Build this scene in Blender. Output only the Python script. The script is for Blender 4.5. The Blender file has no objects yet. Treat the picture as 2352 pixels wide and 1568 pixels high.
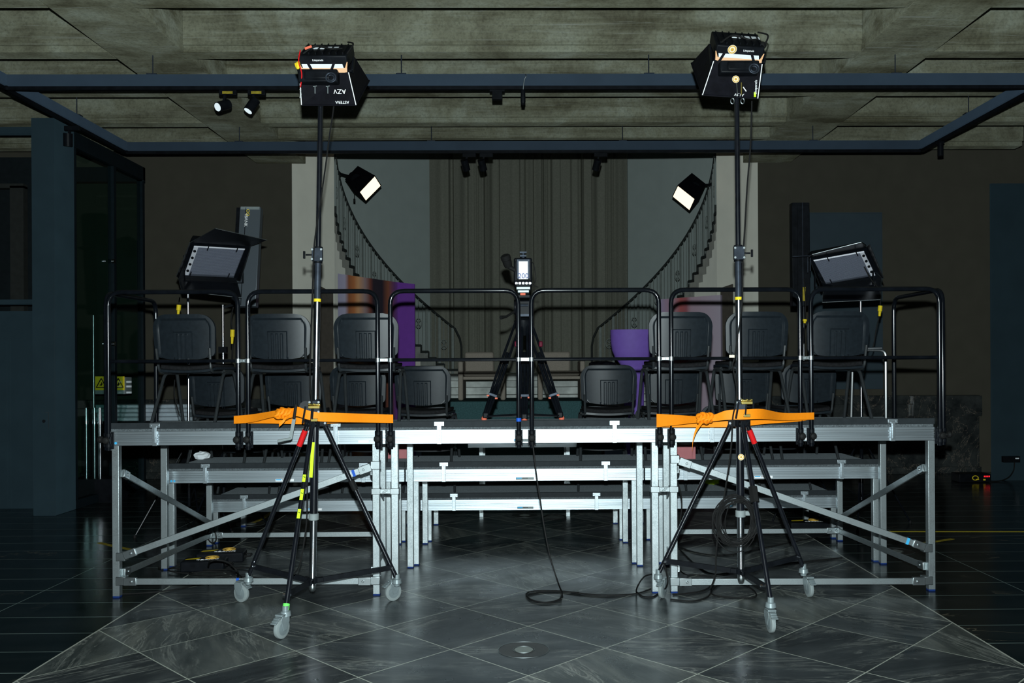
import bpy, math, random
from mathutils import Vector, Matrix, Quaternion
random.seed(7)
S = bpy.context.scene
COL = S.collection
R = math.radians
# ------------------------------------------------------------------ camera
F = 2060.0; PX, PY = 1235.0, 840.0            # focal length and principal point in pixels of the 2352x1568 frame
CAM = Vector((0, 0, 1.64))
YAW, ROLL = R(-0.70), R(0.30)
RC = Matrix.Rotation(YAW, 3, 'Z') @ Matrix.Rotation(ROLL, 3, 'Y') @ Matrix.Rotation(R(90), 3, 'X')
cd = bpy.data.cameras.new('camera'); co = bpy.data.objects.new('camera', cd); COL.objects.link(co)
co.matrix_world = Matrix.Translation(CAM) @ RC.to_4x4()
cd.sensor_fit = 'HORIZONTAL'; cd.sensor_width = 36.0; cd.lens = 36.0*F/2352
cd.shift_x = -(PX-1176)/2352; cd.shift_y = (PY-784)/2352
cd.clip_end = 100
S.camera = co
# ------------------------------------------------------------------ world, flash, exposure
w = bpy.data.worlds.new('world'); S.world = w; w.use_nodes = True
w.node_tree.nodes['Background'].inputs[0].default_value = (0.35, 0.55, 0.75, 1)
w.node_tree.nodes['Background'].inputs[1].default_value = 0.006
fl = bpy.data.lights.new('camera_flash', 'SPOT'); fl.energy = 2250; fl.color = (0.86, 1.0, 1.02)
fl.spot_size = R(118); fl.spot_blend = 0.75; fl.shadow_soft_size = 0.022
fo = bpy.data.objects.new('camera_flash', fl); COL.objects.link(fo)
fo.location = (0.0, 0.0, 1.835); fo.rotation_euler = (R(93), 0, 0)
vs = S.view_settings; vs.view_transform = 'Standard'; vs.look = 'None'; vs.gamma = 1; vs.use_curve_mapping = False
vs.exposure = 0.0
S.display_settings.display_device = 'sRGB'

def ray(px, py):
    return RC @ Vector(((px-PX)/F, -(py-PY)/F, -1))
def at(px, py, Y):                              # the point seen at a pixel on the plane y = Y
    d = ray(px, py); return CAM + d*(Y/d.y)
def fl_at(px, py, z=0.0):                       # the point seen at a pixel on the plane z
    d = ray(px, py); return CAM + d*((z-CAM.z)/d.z)
V = Vector
# ------------------------------------------------------------------ node helpers
class NT:
    def __init__(s, name):
        s.mat = bpy.data.materials.new(name); s.mat.use_nodes = True
        s.t = s.mat.node_tree; s.b = s.t.nodes['Principled BSDF']
        s.pos = s.t.nodes.new('ShaderNodeNewGeometry').outputs['Position']
    def n(s, t, **k):
        x = s.t.nodes.new(t)
        for a, b in k.items(): setattr(x, a, b)
        return x
    def put(s, sock, v):
        if hasattr(v, 'links') or isinstance(v, bpy.types.NodeSocket): s.t.links.new(v, sock)
        else: sock.default_value = v
    def m(s, op, a, b=0.0, c=None):
        x = s.n('ShaderNodeMath', operation=op); s.put(x.inputs[0], a); s.put(x.inputs[1], b)
        if c is not None: s.put(x.inputs[2], c)
        return x.outputs[0]
    def xyz(s, v):
        x = s.n('ShaderNodeSeparateXYZ'); s.put(x.inputs[0], v); return x.outputs
    def vec(s, a, b, c=0.0):
        x = s.n('ShaderNodeCombineXYZ'); s.put(x.inputs[0], a); s.put(x.inputs[1], b); s.put(x.inputs[2], c); return x.outputs[0]
    def scale(s, v, sc):
        x = s.n('ShaderNodeVectorMath', operation='MULTIPLY'); s.put(x.inputs[0], v); x.inputs[1].default_value = sc; return x.outputs[0]
    def vadd(s, v, u):
        x = s.n('ShaderNodeVectorMath', operation='ADD'); s.put(x.inputs[0], v); s.put(x.inputs[1], u); return x.outputs[0]
    def noise(s, v, sc, det=4.0, rough=0.55, dist=0.0):
        x = s.n('ShaderNodeTexNoise'); s.put(x.inputs['Vector'], v); x.inputs['Scale'].default_value = sc
        x.inputs['Detail'].default_value = det; x.inputs['Roughness'].default_value = rough; x.inputs['Distortion'].default_value = dist
        return x.outputs['Fac']
    def ramp(s, f, stops):
        x = s.n('ShaderNodeValToRGB'); s.put(x.inputs[0], f); e = x.color_ramp.elements
        while len(e) < len(stops): e.new(0.5)
        for el, (p, c) in zip(e, stops):
            el.position = p; el.color = (*c, 1) if isinstance(c, tuple) else (c, c, c, 1)
        return x.outputs[0]
    def mix(s, f, a, b, mode='MIX'):
        x = s.n('ShaderNodeMix', data_type='RGBA', blend_type=mode); s.put(x.inputs[0], f)
        for i, v in ((6, a), (7, b)): s.put(x.inputs[i], (*v, 1) if isinstance(v, tuple) and len(v) == 3 else v)
        return x.outputs[2]
    def bump(s, h, st=0.2, d=0.01):
        x = s.n('ShaderNodeBump'); s.put(x.inputs['Height'], h); x.inputs['Strength'].default_value = st
        x.inputs['Distance'].default_value = d; s.t.links.new(x.outputs[0], s.b.inputs['Normal'])
    def set(s, **k):
        for a, v in k.items():
            nm = {'col': 'Base Color', 'rough': 'Roughness', 'metal': 'Metallic', 'spec': 'Specular IOR Level', 'em': 'Emission Color',
                  'es': 'Emission Strength', 'tr': 'Transmission Weight', 'alpha': 'Alpha', 'coat': 'Coat Weight', 'sheen': 'Sheen Weight', 'ior': 'IOR'}[a]
            s.put(s.b.inputs[nm], (*v, 1) if isinstance(v, tuple) and len(v) == 3 else v)
        return s
M = {}
def plain(name, col, rough=0.5, metal=0.0, var=0.12, sc=14.0, bump=0.0, **k):
    k.setdefault('spec', 0.08 if max(col) < 0.2 else 0.22)
    n = NT(name); f = n.noise(n.pos, sc, 3)
    dk = tuple(c*(1-var) for c in col); lt = tuple(min(1, c*(1+var)) for c in col)
    n.set(col=n.ramp(f, [(0.3, dk), (0.7, lt)]), rough=rough, metal=metal, **k)
    if bump: n.bump(n.noise(n.pos, sc*8, 2), bump, 0.002)
    M[name] = n.mat; return n.mat
# concrete with board marks, stains and pits
n = NT('concrete')
o = n.xyz(n.pos)
big = n.noise(n.pos, 1.5, 7, 0.68, 0.5)
st = n.noise(n.scale(n.pos, (0.25, 1.0, 3.0)), 2.2, 5, 0.65)
fine = n.noise(n.pos, 38, 3, 0.7)
c1 = n.ramp(big, [(0.32, (0.140, 0.132, 0.088)), (0.5, (0.245, 0.245, 0.172)), (0.68, (0.35, 0.37, 0.295))])
c2 = n.mix(0.95, c1, n.ramp(st, [(0.33, (0.45, 0.42, 0.36)), (0.52, 0.92), (0.7, (1.0, 1.0, 1.0))]), 'MULTIPLY')
c3 = n.mix(0.8, c2, n.ramp(fine, [(0.3, 0.6), (0.55, 1.0), (0.75, 1.0)]), 'MULTIPLY')
ln = n.noise(n.scale(n.pos, (0.12, 2.0, 14.0)), 2.0, 2)
seam = n.ramp(n.m('ABSOLUTE', n.m('SUBTRACT', ln, 0.5)), [(0.0, 1.0), (0.006, 0.0)])
c4 = n.mix(n.m('MULTIPLY', seam, 0.6), c3, (0.32, 0.33, 0.29))
n.set(col=c4, rough=0.85, spec=0.25); n.bump(n.m('ADD', fine, n.m('MULTIPLY', st, 2.0)), 0.35, 0.006); M['concrete'] = n.mat
# floor: diamond slate carpet inside dark polished rows
n = NT('slate_floor')
o = n.xyz(n.pos); X, Y = o[0], o[1]
p = n.m('DIVIDE', X, 0.449); q = n.m('DIVIDE', n.m('SUBTRACT', Y, 5.655), 0.452)
s_ = n.m('MULTIPLY', n.m('ADD', p, q), 0.5); t_ = n.m('MULTIPLY', n.m('SUBTRACT', p, q), 0.5)
def edge(v, w_):
    fr = n.m('FRACT', v); d = n.m('MINIMUM', fr, n.m('SUBTRACT', 1.0, fr)); return n.m('LESS_THAN', d, w_)
g_in = n.m('MAXIMUM', edge(s_, 0.0055), edge(t_, 0.0055))
inside = n.m('LESS_THAN', n.m('ABSOLUTE', X), 2.69)
bord = n.m('LESS_THAN', n.m('ABSOLUTE', n.m('SUBTRACT', n.m('ABSOLUTE', X), 2.69)), 0.006)
b2 = n.m('LESS_THAN', n.m('ABSOLUTE', n.m('SUBTRACT', n.m('ABSOLUTE', X), 3.57)), 0.004)
r_ = n.m('DIVIDE', n.m('SUBTRACT', Y, 5.59), 0.362)
g_out = n.m('MAXIMUM', edge(r_, 0.011), b2)
wn = n.n('ShaderNodeTexWhiteNoise'); wn.noise_dimensions = '3D'; n.put(wn.inputs['Vector'], n.vec(n.m('FLOOR', s_), n.m('FLOOR', t_)))
wn2 = n.n('ShaderNodeTexWhiteNoise'); wn2.noise_dimensions = '3D'; n.put(wn2.inputs['Vector'], n.vec(n.m('FLOOR', r_), n.m('FLOOR', n.m('MULTIPLY', X, 1.2)), 3.0))
rot = n.n('ShaderNodeVectorRotate', rotation_type='Z_AXIS'); n.put(rot.inputs['Vector'], n.pos)
n.put(rot.inputs['Angle'], n.m('MULTIPLY', n.m('SUBTRACT', wn.outputs['Value'], 0.35), 2.2))
pv = n.vadd(n.scale(rot.outputs[0], (0.8, 3.4, 1.0)), n.scale(wn.outputs['Color'], (9, 9, 9)))
cl = n.noise(pv, 1.3, 6, 0.62, 0.8)
base = n.ramp(cl, [(0.3, (0.015, 0.020, 0.023)), (0.5, (0.040, 0.048, 0.052)), (0.7, (0.092, 0.102, 0.104))])
tone = n.mix(1.0, base, n.ramp(wn.outputs['Value'], [(0.0, 0.42), (0.5, 0.9), (1.0, (1.6, 1.5, 1.28))]), 'MULTIPLY')
vn = n.noise(pv, 1.7, 8, 0.62, 0.7)
vein = n.ramp(n.m('ABSOLUTE', n.m('SUBTRACT', vn, 0.5)), [(0.0, 0.55), (0.010, 0.15), (0.03, 0.0)])
patch = n.ramp(n.noise(pv, 0.9, 4), [(0.42, 0.0), (0.56, 1.0)])
ci = n.mix(n.m('MULTIPLY', vein, patch), tone, (0.36, 0.37, 0.33))
ci = n.mix(n.m('MULTIPLY', n.ramp(n.noise(pv, 4.5, 10, 0.8, 0.25), [(0.50, 0.0), (0.68, 0.7)]), patch), ci, (0.22, 0.23, 0.21))
pvo = n.vadd(n.scale(n.pos, (0.7, 2.2, 1.0)), n.scale(wn2.outputs['Color'], (11, 11, 11)))
vo = n.noise(pvo, 1.1, 5, 0.6, 1.2)
vein_o = n.ramp(n.m('ABSOLUTE', n.m('SUBTRACT', vo, 0.5)), [(0.0, 0.8), (0.006, 0.0)])
po = n.ramp(n.noise(pvo, 0.7, 3), [(0.55, 0.0), (0.62, 1.0)])
cout = n.mix(n.m('MULTIPLY', vein_o, po), n.ramp(n.noise(pvo, 2, 4), [(0.35, (0.004, 0.007, 0.007)), (0.7, (0.012, 0.016, 0.016))]), (0.22, 0.19, 0.13))
cin = n.mix(g_in, ci, (0.38, 0.40, 0.34)); co_ = n.mix(g_out, cout, (0.20, 0.26, 0.24))
cc = n.mix(inside, co_, cin); cc = n.mix(bord, cc, (0.42, 0.43, 0.37))
ro = n.ramp(n.noise(n.pos, 3.0, 5, 0.6), [(0.3, 0.24), (0.7, 0.38)])
n.set(col=cc, rough=n.m('SUBTRACT', ro, n.m('MULTIPLY', n.m('SUBTRACT', 1.0, inside), 0.12)), spec=0.55)
n.bump(n.noise(pv, 9, 5, 0.7), 0.16, 0.004); M['floor'] = n.mat
# marble
n = NT('dark_marble')
vn = n.noise(n.pos, 1.5, 6, 0.66, 1.8)
vein = n.ramp(n.m('ABSOLUTE', n.m('SUBTRACT', vn, 0.5)), [(0.0, 0.8), (0.005, 0.0)])
n.set(col=n.mix(vein, n.ramp(n.noise(n.pos, 4, 5, 0.7), [(0.35, (0.014, 0.017, 0.018)), (0.75, (0.06, 0.065, 0.062))]), (0.30, 0.24, 0.19)), rough=0.22); M['marble'] = n.mat
# metals
def metal(name, lo, hi, rough, sc=(2, 2, 2), spangle=False):
    n = NT(name)
    if spangle:
        vo = n.n('ShaderNodeTexVoronoi'); n.put(vo.inputs['Vector'], n.pos); vo.inputs['Scale'].default_value = 210
        f = n.m('ADD', n.m('MULTIPLY', n.xyz(vo.outputs['Color'])[0], 0.35), n.m('MULTIPLY', n.noise(n.pos, 9, 4), 0.65))
    else: f = n.noise(n.scale(n.pos, sc), 8, 4, 0.6)
    n.set(col=n.ramp(f, [(0.25, lo), (0.75, hi)]), metal=1.0, rough=n.ramp(f, [(0.2, rough*1.2), (0.8, rough*0.85)]))
    n.bump(f, 0.06, 0.002); M[name] = n.mat
metal('alu', (0.34, 0.39, 0.42), (0.52, 0.57, 0.60), 0.42, (0.35, 6, 14))
metal('galv', (0.30, 0.34, 0.35), (0.44, 0.48, 0.49), 0.50, spangle=True)
metal('chrome', (0.62, 0.66, 0.72), (0.75, 0.78, 0.82), 0.2)
plain('caster_zinc', (0.22, 0.26, 0.27), 0.35, 0.3)
metal('zinc', (0.28, 0.32, 0.33), (0.5, 0.54, 0.55), 0.38)
metal('brass', (0.55, 0.42, 0.12), (0.75, 0.6, 0.2), 0.3)
plain('black_metal', (0.004, 0.005, 0.007), 0.15, 0.0, 0.3, spec=0.28)
plain('black_paint', (0.006, 0.007, 0.009), 0.42, 0.0, 0.3, spec=0.07)
plain('gun_metal', (0.035, 0.042, 0.055), 0.45, 0.4, 0.3)
plain('chair_plastic', (0.011, 0.015, 0.019), 0.38, 0.0, 0.15, 30, 0.08, spec=0.24)
plain('chair_tube', (0.022, 0.025, 0.027), 0.25, spec=0.5)
plain('stand_black', (0.006, 0.007, 0.010), 0.20, 0.0, 0.3, spec=0.9, coat=0.6)
plain('brown_board', (0.10, 0.085, 0.07), 0.8)
plain('recess_grey', (0.028, 0.030, 0.028), 0.9)
plain('chair_fabric', (0.012, 0.012, 0.013), 0.95, 0.0, 0.3, 60, 0.3)
plain('black_fabric', (0.0045, 0.0045, 0.007), 0.6, 0.0, 0.3, 20, 0.2)
plain('black_rubber', (0.012, 0.012, 0.012), 0.55)
plain('deck_top', (0.10, 0.114, 0.122), 0.75, 0.0, 0.45, 130, 0.5)
plain('toe_board', (0.022, 0.026, 0.029), 0.6, 0.0, 0.12, 20, 0.1)
plain('blue_steel', (0.044, 0.066, 0.096), 0.55, 0.0, 0.08, 3, 0.05)
plain('blue_panel', (0.026, 0.046, 0.058), 0.6, 0.0, 0.08, 3, 0.05)
plain('door_blue', (0.046, 0.066, 0.080), 0.7, 0.0, 0.06, 3)
plain('dark_wall', (0.080, 0.074, 0.057), 0.9, 0.0, 0.06, 4, 0.05)
plain('pale_wall', (0.68, 0.66, 0.58), 0.9, 0.0, 0.03, 4, 0.05)
plain('niche_wall', (0.41, 0.46, 0.44), 0.9, 0.0, 0.03, 4, 0.05)
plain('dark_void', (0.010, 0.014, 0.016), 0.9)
plain('curtain', (0.24, 0.24, 0.195), 0.95, 0.0, 0.10, 30, 0.2)
plain('teal_carpet', (0.045, 0.10, 0.105), 0.95, 0.0, 0.25, 60, 0.3)
plain('steps', (0.55, 0.58, 0.55), 0.6, 0.0, 0.3, 5)
plain('beige_fabric', (0.27, 0.235, 0.195), 0.9, 0.0, 0.1, 60, 0.2)
plain('orange_web', (1.0, 0.27, 0.006), 0.6, 0.0, 0.05, 60, 0.15)
plain('frame_dark', (0.008, 0.014, 0.018), 0.4)
plain('navy_cap', (0.01, 0.03, 0.14), 0.5)
plain('barn_black', (0.006, 0.007, 0.009), 0.3, 0.0, 0.2, spec=0.35)
plain('bright_alu', (0.6, 0.68, 0.74), 0.4, 0.35, 0.25, 5)
plain('yellow', (0.85, 0.62, 0.02), 0.6, 0.0, 0.06)
plain('dull_yellow', (0.30, 0.23, 0.02), 0.7, 0.0, 0.3, 30)
plain('neon', (0.62, 0.95, 0.02), 0.6, 0.0, 0.05)
plain('green', (0.15, 0.75, 0.12), 0.6, 0.0, 0.05)
plain('dark_red', (0.10, 0.006, 0.02), 0.5)
plain('red', (0.65, 0.01, 0.012), 0.5, 0.0, 0.05)
plain('orange_rubber', (0.75, 0.16, 0.09), 0.6, 0.0, 0.1)
plain('pink', (0.42, 0.15, 0.16), 0.8, 0.0, 0.05)
plain('blue_tape', (0.01, 0.09, 0.5), 0.5, 0.0, 0.05)
plain('cyan_dot', (0.05, 0.42, 0.75), 0.5, 0.0, 0.05)
plain('white', (0.78, 0.82, 0.85), 0.5, 0.0, 0.03)
plain('label_white', (0.95, 0.95, 0.95), 0.4, 0.0, 0.02)
plain('grey_plastic', (0.22, 0.25, 0.25), 0.5, 0.0, 0.08)
plain('wheel_rubber', (0.22, 0.25, 0.25), 0.55, 0.0, 0.1)
plain('purple', (0.14, 0.035, 0.28), 0.55, 0.0, 0.05)
plain('violet', (0.22, 0.12, 0.52), 0.55, 0.0, 0.05)
plain('lilac', (0.40, 0.33, 0.42), 0.6, 0.0, 0.04)
plain('stair_metal', (0.035, 0.04, 0.038), 0.5, 0.0, 0.1)
plain('baluster_paint', (0.27, 0.30, 0.28), 0.6, 0.0, 0.1)
plain('gold', (0.62, 0.36, 0.06), 0.45, 0.0, 0.05)
plain('cream', (0.85, 0.74, 0.55), 0.5, 0.0, 0.03)
plain('ink_blue', (0.05, 0.07, 0.25), 0.5)
plain('wood_brown', (0.16, 0.09, 0.05), 0.6, 0.0, 0.2)
n = NT('wallboard_grey'); n.set(col=(0.3, 0.3, 0.3)); M['wallboard_grey'] = n.mat
def emit(name, col, st):
    n = NT(name); n.set(col=(0.02, 0.02, 0.02), em=col, es=st); M[name] = n.mat
emit('lamp_warm', (1.0, 0.84, 0.60), 1.5)
emit('lamp_slot', (1.0, 0.62, 0.30), 0.85)
emit('lamp_spot', (0.80, 0.95, 1.0), 0.9)
emit('led_red', (1.0, 0.02, 0.03), 1.0)
n = NT('glass'); tr_ = n.n('ShaderNodeBsdfTransparent'); tr_.inputs[0].default_value = (0.80, 0.90, 0.88, 1); gl_ = n.n('ShaderNodeBsdfGlossy'); gl_.inputs['Roughness'].default_value = 0.03
mx_ = n.n('ShaderNodeMixShader'); mx_.inputs[0].default_value = 0.09; n.t.links.new(tr_.outputs[0], mx_.inputs[1]); n.t.links.new(gl_.outputs[0], mx_.inputs[2])
n.t.links.new(mx_.outputs[0], n.t.nodes['Material Output'].inputs['Surface']); M['glass'] = n.mat
for k_ in ('concrete', 'pale_wall', 'niche_wall', 'dark_wall', 'blue_panel', 'blue_steel', 'deck_top'):
    i_ = M[k_].node_tree.nodes['Principled BSDF'].inputs.get('Diffuse Roughness')
    if i_ is not None: i_.default_value = 0.38 if k_ == 'concrete' else 1.0
# honeycomb louver: fine rows on the panel lights
n = NT('louver'); uv = n.n('ShaderNodeTexCoord').outputs['Generated']
o = n.xyz(uv)
gx = n.m('FRACT', n.m('MULTIPLY', o[0], 46.0)); gy = n.m('FRACT', n.m('MULTIPLY', o[2], 26.0))
cell = n.m('MULTIPLY', n.m('GREATER_THAN', gx, 0.25), n.m('GREATER_THAN', gy, 0.42))
n.set(col=n.mix(cell, (0.45, 0.47, 0.52), (0.05, 0.055, 0.07)), rough=0.42, metal=0.6); M['louver'] = n.mat
# striped artwork on the display board
n = NT('striped_board'); o = n.xyz(n.n('ShaderNodeTexCoord').outputs['Generated'])
u = n.m('ADD', o[0], n.m('MULTIPLY', n.noise(n.scale(n.pos, (1, 1, 0.1)), 4, 2), 0.03))
n.set(col=n.ramp(u, [(0.0, (0.36, 0.33, 0.46)), (0.13, (0.42, 0.38, 0.50)), (0.20, (0.30, 0.10, 0.04)), (0.29, (0.45, 0.15, 0.05)), (0.36, (0.60, 0.30, 0.14)),
     (0.47, (0.30, 0.20, 0.20)), (0.55, (0.17, 0.045, 0.03)), (0.61, (0.02, 0.012, 0.02)), (0.76, (0.015, 0.01, 0.02)), (0.86, (0.20, 0.06, 0.03)), (0.95, (0.10, 0.03, 0.12)), (1.0, (0.12, 0.03, 0.22))]), rough=0.6); M['striped'] = n.mat
n = NT('pink_board'); o = n.xyz(n.n('ShaderNodeTexCoord').outputs['Generated'])
n.set(col=n.ramp(o[0], [(0.0, (0.36, 0.28, 0.42)), (0.22, (0.42, 0.22, 0.27)), (0.33, (0.45, 0.10, 0.10)), (0.42, (0.36, 0.10, 0.12)), (0.5, (0.44, 0.30, 0.36)), (1.0, (0.50, 0.42, 0.50))]), rough=0.6); M['pink_board'] = n.mat

# ------------------------------------------------------------------ mesh helpers
class MB:
    def __init__(s): s.v = []; s.f = []; s.mi = []; s.mt = []; s.cur = 0
    def use(s, m):
        if m not in s.mt: s.mt.append(m)
        s.cur = s.mt.index(m); return s
    def add(s, vs, fs):
        k = len(s.v); s.v += [tuple(v) for v in vs]
        for f in fs: s.f.append([i+k for i in f]); s.mi.append(s.cur)
        return s
    def box(s, lo, hi, rot=None, c=None):
        lo, hi = V(lo), V(hi); vs = [V((x, y, z)) for x in (lo.x, hi.x) for y in (lo.y, hi.y) for z in (lo.z, hi.z)]
        if rot is not None:
            c = (lo+hi)/2 if c is None else V(c); vs = [c + rot @ (v-c) for v in vs]
        return s.add(vs, [(0, 1, 3, 2), (4, 6, 7, 5), (0, 4, 5, 1), (2, 3, 7, 6), (0, 2, 6, 4), (1, 5, 7, 3)])
    def cbox(s, c, sz, rot=None):
        c = V(c); h = V(sz)/2; return s.box(c-h, c+h, rot, c)
    def bar(s, a, b, w, h, up=(0, 0, 1)):
        a, b = V(a), V(b); d = (b-a).normalized(); side = d.cross(V(up))
        if side.length < 1e-4: side = d.cross(V((0, 1, 0)))
        side.normalize(); u = side.cross(d)
        vs = [p + side*(i*w/2) + u*(j*h/2) for p in (a, b) for i in (-1, 1) for j in (-1, 1)]
        return s.add(vs, [(0, 1, 3, 2), (4, 6, 7, 5), (0, 4, 5, 1), (2, 3, 7, 6), (0, 2, 6, 4), (1, 5, 7, 3)])
    def tube(s, path, r, k=10, closed=False, r1=None):
        P = [V(p) for p in path]; N = len(P); base = len(s.v); ring = []
        prev = None
        for i, p in enumerate(P):
            if closed: d = P[(i+1) % N]-P[i-1]
            else: d = P[min(i+1, N-1)]-P[max(i-1, 0)]
            d.normalize()
            if prev is None:
                a = d.cross(V((0, 0, 1)));
                if a.length < 0.05: a = d.cross(V((1, 0, 0)))
                a.normalize()
            else: a = (prev - d*prev.dot(d)).normalized()
            prev = a; b = d.cross(a)
            rr = r if r1 is None else r + (r1-r)*i/max(1, N-1)
            if isinstance(r, (list, tuple)): rr = r[i]
            ring.append([p + (a*math.cos(t)+b*math.sin(t))*rr for t in (2*math.pi*j/k for j in range(k))])
        vs = [q for rg in ring for q in rg]; fs = []
        for i in range(N if closed else N-1):
            i2 = (i+1) % N
            for j in range(k): fs.append((i*k+j, i*k+(j+1) % k, i2*k+(j+1) % k, i2*k+j))
        if not closed: fs.append(tuple(range(k))[::-1]); fs.append(tuple((N-1)*k+j for j in range(k)))
        return s.add(vs, fs)
    def cyl(s, a, b, r, r1=None, k=16): return s.tube([a, b], r, k, r1=r1)
    def lathe(s, c, ax, prof, k=24):             # prof: list of (distance along axis, radius)
        c, ax = V(c), V(ax).normalized(); return s.tube([c+ax*d for d, _ in _fix(prof)], [max(q, 1e-4) for _, q in prof], k)
    def prism(s, poly, ext):
        n_ = len(poly); e = V(ext); P = [V(p) for p in poly]
        return s.add(P+[p+e for p in P], [tuple(range(n_))[::-1], tuple(range(n_, 2*n_))]+[(i, (i+1) % n_, (i+1) % n_+n_, i+n_) for i in range(n_)])
    def quad(s, a, b, c, d): return s.add([a, b, c, d], [(0, 1, 2, 3)])
    def sheet(s, fn, nu, nv, th):                # thick surface from fn(u,v)->(pos), thickness vector th
        th = V(th); A = [V(fn(i/nu, j/nv)) for j in range(nv+1) for i in range(nu+1)]; n_ = len(A)
        vs = A+[p+th for p in A]; fs = []; W_ = nu+1
        for j in range(nv):
            for i in range(nu):
                a = j*W_+i; fs.append((a, a+1, a+W_+1, a+W_)); fs.append((a+n_, a+W_+n_, a+W_+1+n_, a+1+n_))
        for i in range(nu):
            a = i; fs.append((a, a+n_, a+1+n_, a+1)); a = nv*W_+i; fs.append((a, a+1, a+1+n_, a+n_))
        for j in range(nv):
            a = j*W_; fs.append((a, a+W_, a+W_+n_, a+n_)); a = j*W_+nu; fs.append((a, a+n_, a+W_+n_, a+W_))
        return s.add(vs, fs)
def _fix(prof):
    out = []; last = None
    for d, r in prof:
        if last is not None and d <= last: d = last+1e-4
        out.append((d, r)); last = d
    return out
ORG = {}
def mk(name, mb, mat=None, parent=None, bev=0.0, sm=35, loc=None):
    """one mesh object from world-space geometry; parent is an Empty whose origin is subtracted"""
    o_ = V(ORG[parent.name]) if parent is not None else (V(loc) if loc is not None else V((0, 0, 0)))
    me = bpy.data.meshes.new(name)
    me.from_pydata([tuple(V(v)-o_) for v in mb.v], [], mb.f)
    mats = mb.mt if mb.mt else [mat]
    for m_ in mats: me.materials.append(M[m_] if isinstance(m_, str) else m_)
    if mb.mt:
        for p_, i in zip(me.polygons, mb.mi): p_.material_index = i
    me.validate(); me.update()
    import bmesh
    bm = bmesh.new(); bm.from_mesh(me); bmesh.ops.recalc_face_normals(bm, faces=bm.faces); bm.to_mesh(me); bm.free()
    if sm:
        me.shade_smooth(); me.set_sharp_from_angle(angle=R(sm))
    ob = bpy.data.objects.new(name, me); COL.objects.link(ob)
    if parent is not None: ob.parent = parent; ORG[ob.name] = ORG[parent.name]
    else: ob.location = o_; ORG[ob.name] = tuple(o_)
    if bev:
        b = ob.modifiers.new('bevel', 'BEVEL'); b.width = bev; b.segments = 2; b.limit_method = 'ANGLE'; b.angle_limit = R(40)
    return ob
def thing(name, label, cat, loc, group=None, rz=0.0):
    e = bpy.data.objects.new(name, None); COL.objects.link(e); e.location = loc; e.rotation_euler = (0, 0, rz); e.empty_display_size = 0.05
    ORG[e.name] = tuple(loc); return tag(e, label, cat, group)
def tag(o, label, cat, group=None, kind=None):
    o['label'] = label; o['category'] = cat
    if group: o['group'] = group
    if kind: o['kind'] = kind
    return o
def struct(name, mb, mat=None, bev=0.0, sm=35, label=None, cat=None):
    o = mk(name, mb, mat, None, bev, sm); o['kind'] = 'structure'
    if label: o['label'] = label; o['category'] = cat
    return o
def copy_tree(src, label, loc, rz=0.0):
    def rec(o, par):
        c = o.copy(); COL.objects.link(c); c.parent = par
        for ch in o.children: rec(ch, c)
        return c
    r = rec(src, None); r.location = loc; r.rotation_euler = (0, 0, rz); r['label'] = label
    return r
def arc_path(pts, rad, k=6):
    """rounds the corners of a polyline"""
    P = [V(p) for p in pts]; out = [P[0]]
    for i in range(1, len(P)-1):
        a = (P[i-1]-P[i]).normalized(); b = (P[i+1]-P[i]).normalized()
        s0 = P[i]+a*rad; s1 = P[i]+b*rad
        for j in range(k+1):
            t = j/k; out.append(s0*(1-t)**2+P[i]*2*t*(1-t)+s1*t*t)
    out.append(P[-1]); return out
def smooth_path(pts, k=8):
    P = [V(p) for p in pts]; out = []
    for i in range(len(P)-1):
        p0 = P[max(i-1, 0)]; p1 = P[i]; p2 = P[i+1]; p3 = P[min(i+2, len(P)-1)]
        for j in range(k):
            t = j/k; out.append(0.5*((2*p1)+(p2-p0)*t+(2*p0-5*p1+4*p2-p3)*t*t+(3*p1-p0-3*p2+p3)*t**3))
    out.append(P[-1]); return out
def text_mb(txt, size, origin, right, up, mat, parent, name='lettering', depth=0.0008, flip=1, bold=0.0, align='CENTER'):
    cu = bpy.data.curves.new('t', 'FONT'); cu.body = txt; cu.size = size; cu.align_x = align; cu.align_y = 'CENTER'; cu.extrude = depth; cu.offset = bold
    tmp = bpy.data.objects.new('t', cu); me = bpy.data.meshes.new_from_object(tmp)
    r, u = V(right).normalized(), V(up).normalized(); nn = r.cross(u)
    mb = MB(); mb.add([V(origin)+r*v.co.x+u*v.co.y+nn*v.co.z for v in me.vertices], [tuple(p.vertices) for p in me.polygons])
    bpy.data.objects.remove(tmp); bpy.data.curves.remove(cu); bpy.data.meshes.remove(me)
    return mk(name, mb, mat, parent, sm=0)
# ================================================================== the room
b = MB().quad((-12, -1.5, 0), (12, -1.5, 0), (12, 13.6, 0), (-12, 13.6, 0)); struct('floor', b, 'floor', sm=0)
ZS = 4.69                                        # underside of the ribs
b = MB()
b.box((-11, -1.5, 5.25), (11, 12.10, 5.4)); b.box((-11, 12.10, 5.25), (-3.3, 13.6, 5.4)); b.box((3.3, 12.1, 5.25), (11, 13.6, 5.4))
for sx in (-1, 1):
    x0, x1 = (-4.03, -3.30) if sx < 0 else (3.28, 4.0)
    b.box((x0, -1.5, ZS), (x1, 13.5, 5.3))
    xi = x0 if sx < 0 else x1
for k in range(-7, 5):
    yf = 7.65+1.262*k
    for x0, x1 in ((-11, -4.03), (-3.30, 3.28), (4.0, 6.97 if k == 4 else 11)):
        if k == 4 and x0 == -3.30: continue
        b.box((x0+(0 if abs(x0) > 5 else -0.01), yf-0.20, ZS+0.001), (x1, yf, 5.3))
        b.box((x0, yf-0.235, ZS+0.06), (x1, yf-0.19, 5.3))
b.box((-3.3, 12.0, ZS+0.001), (3.28, 12.12, 9.0))
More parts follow.
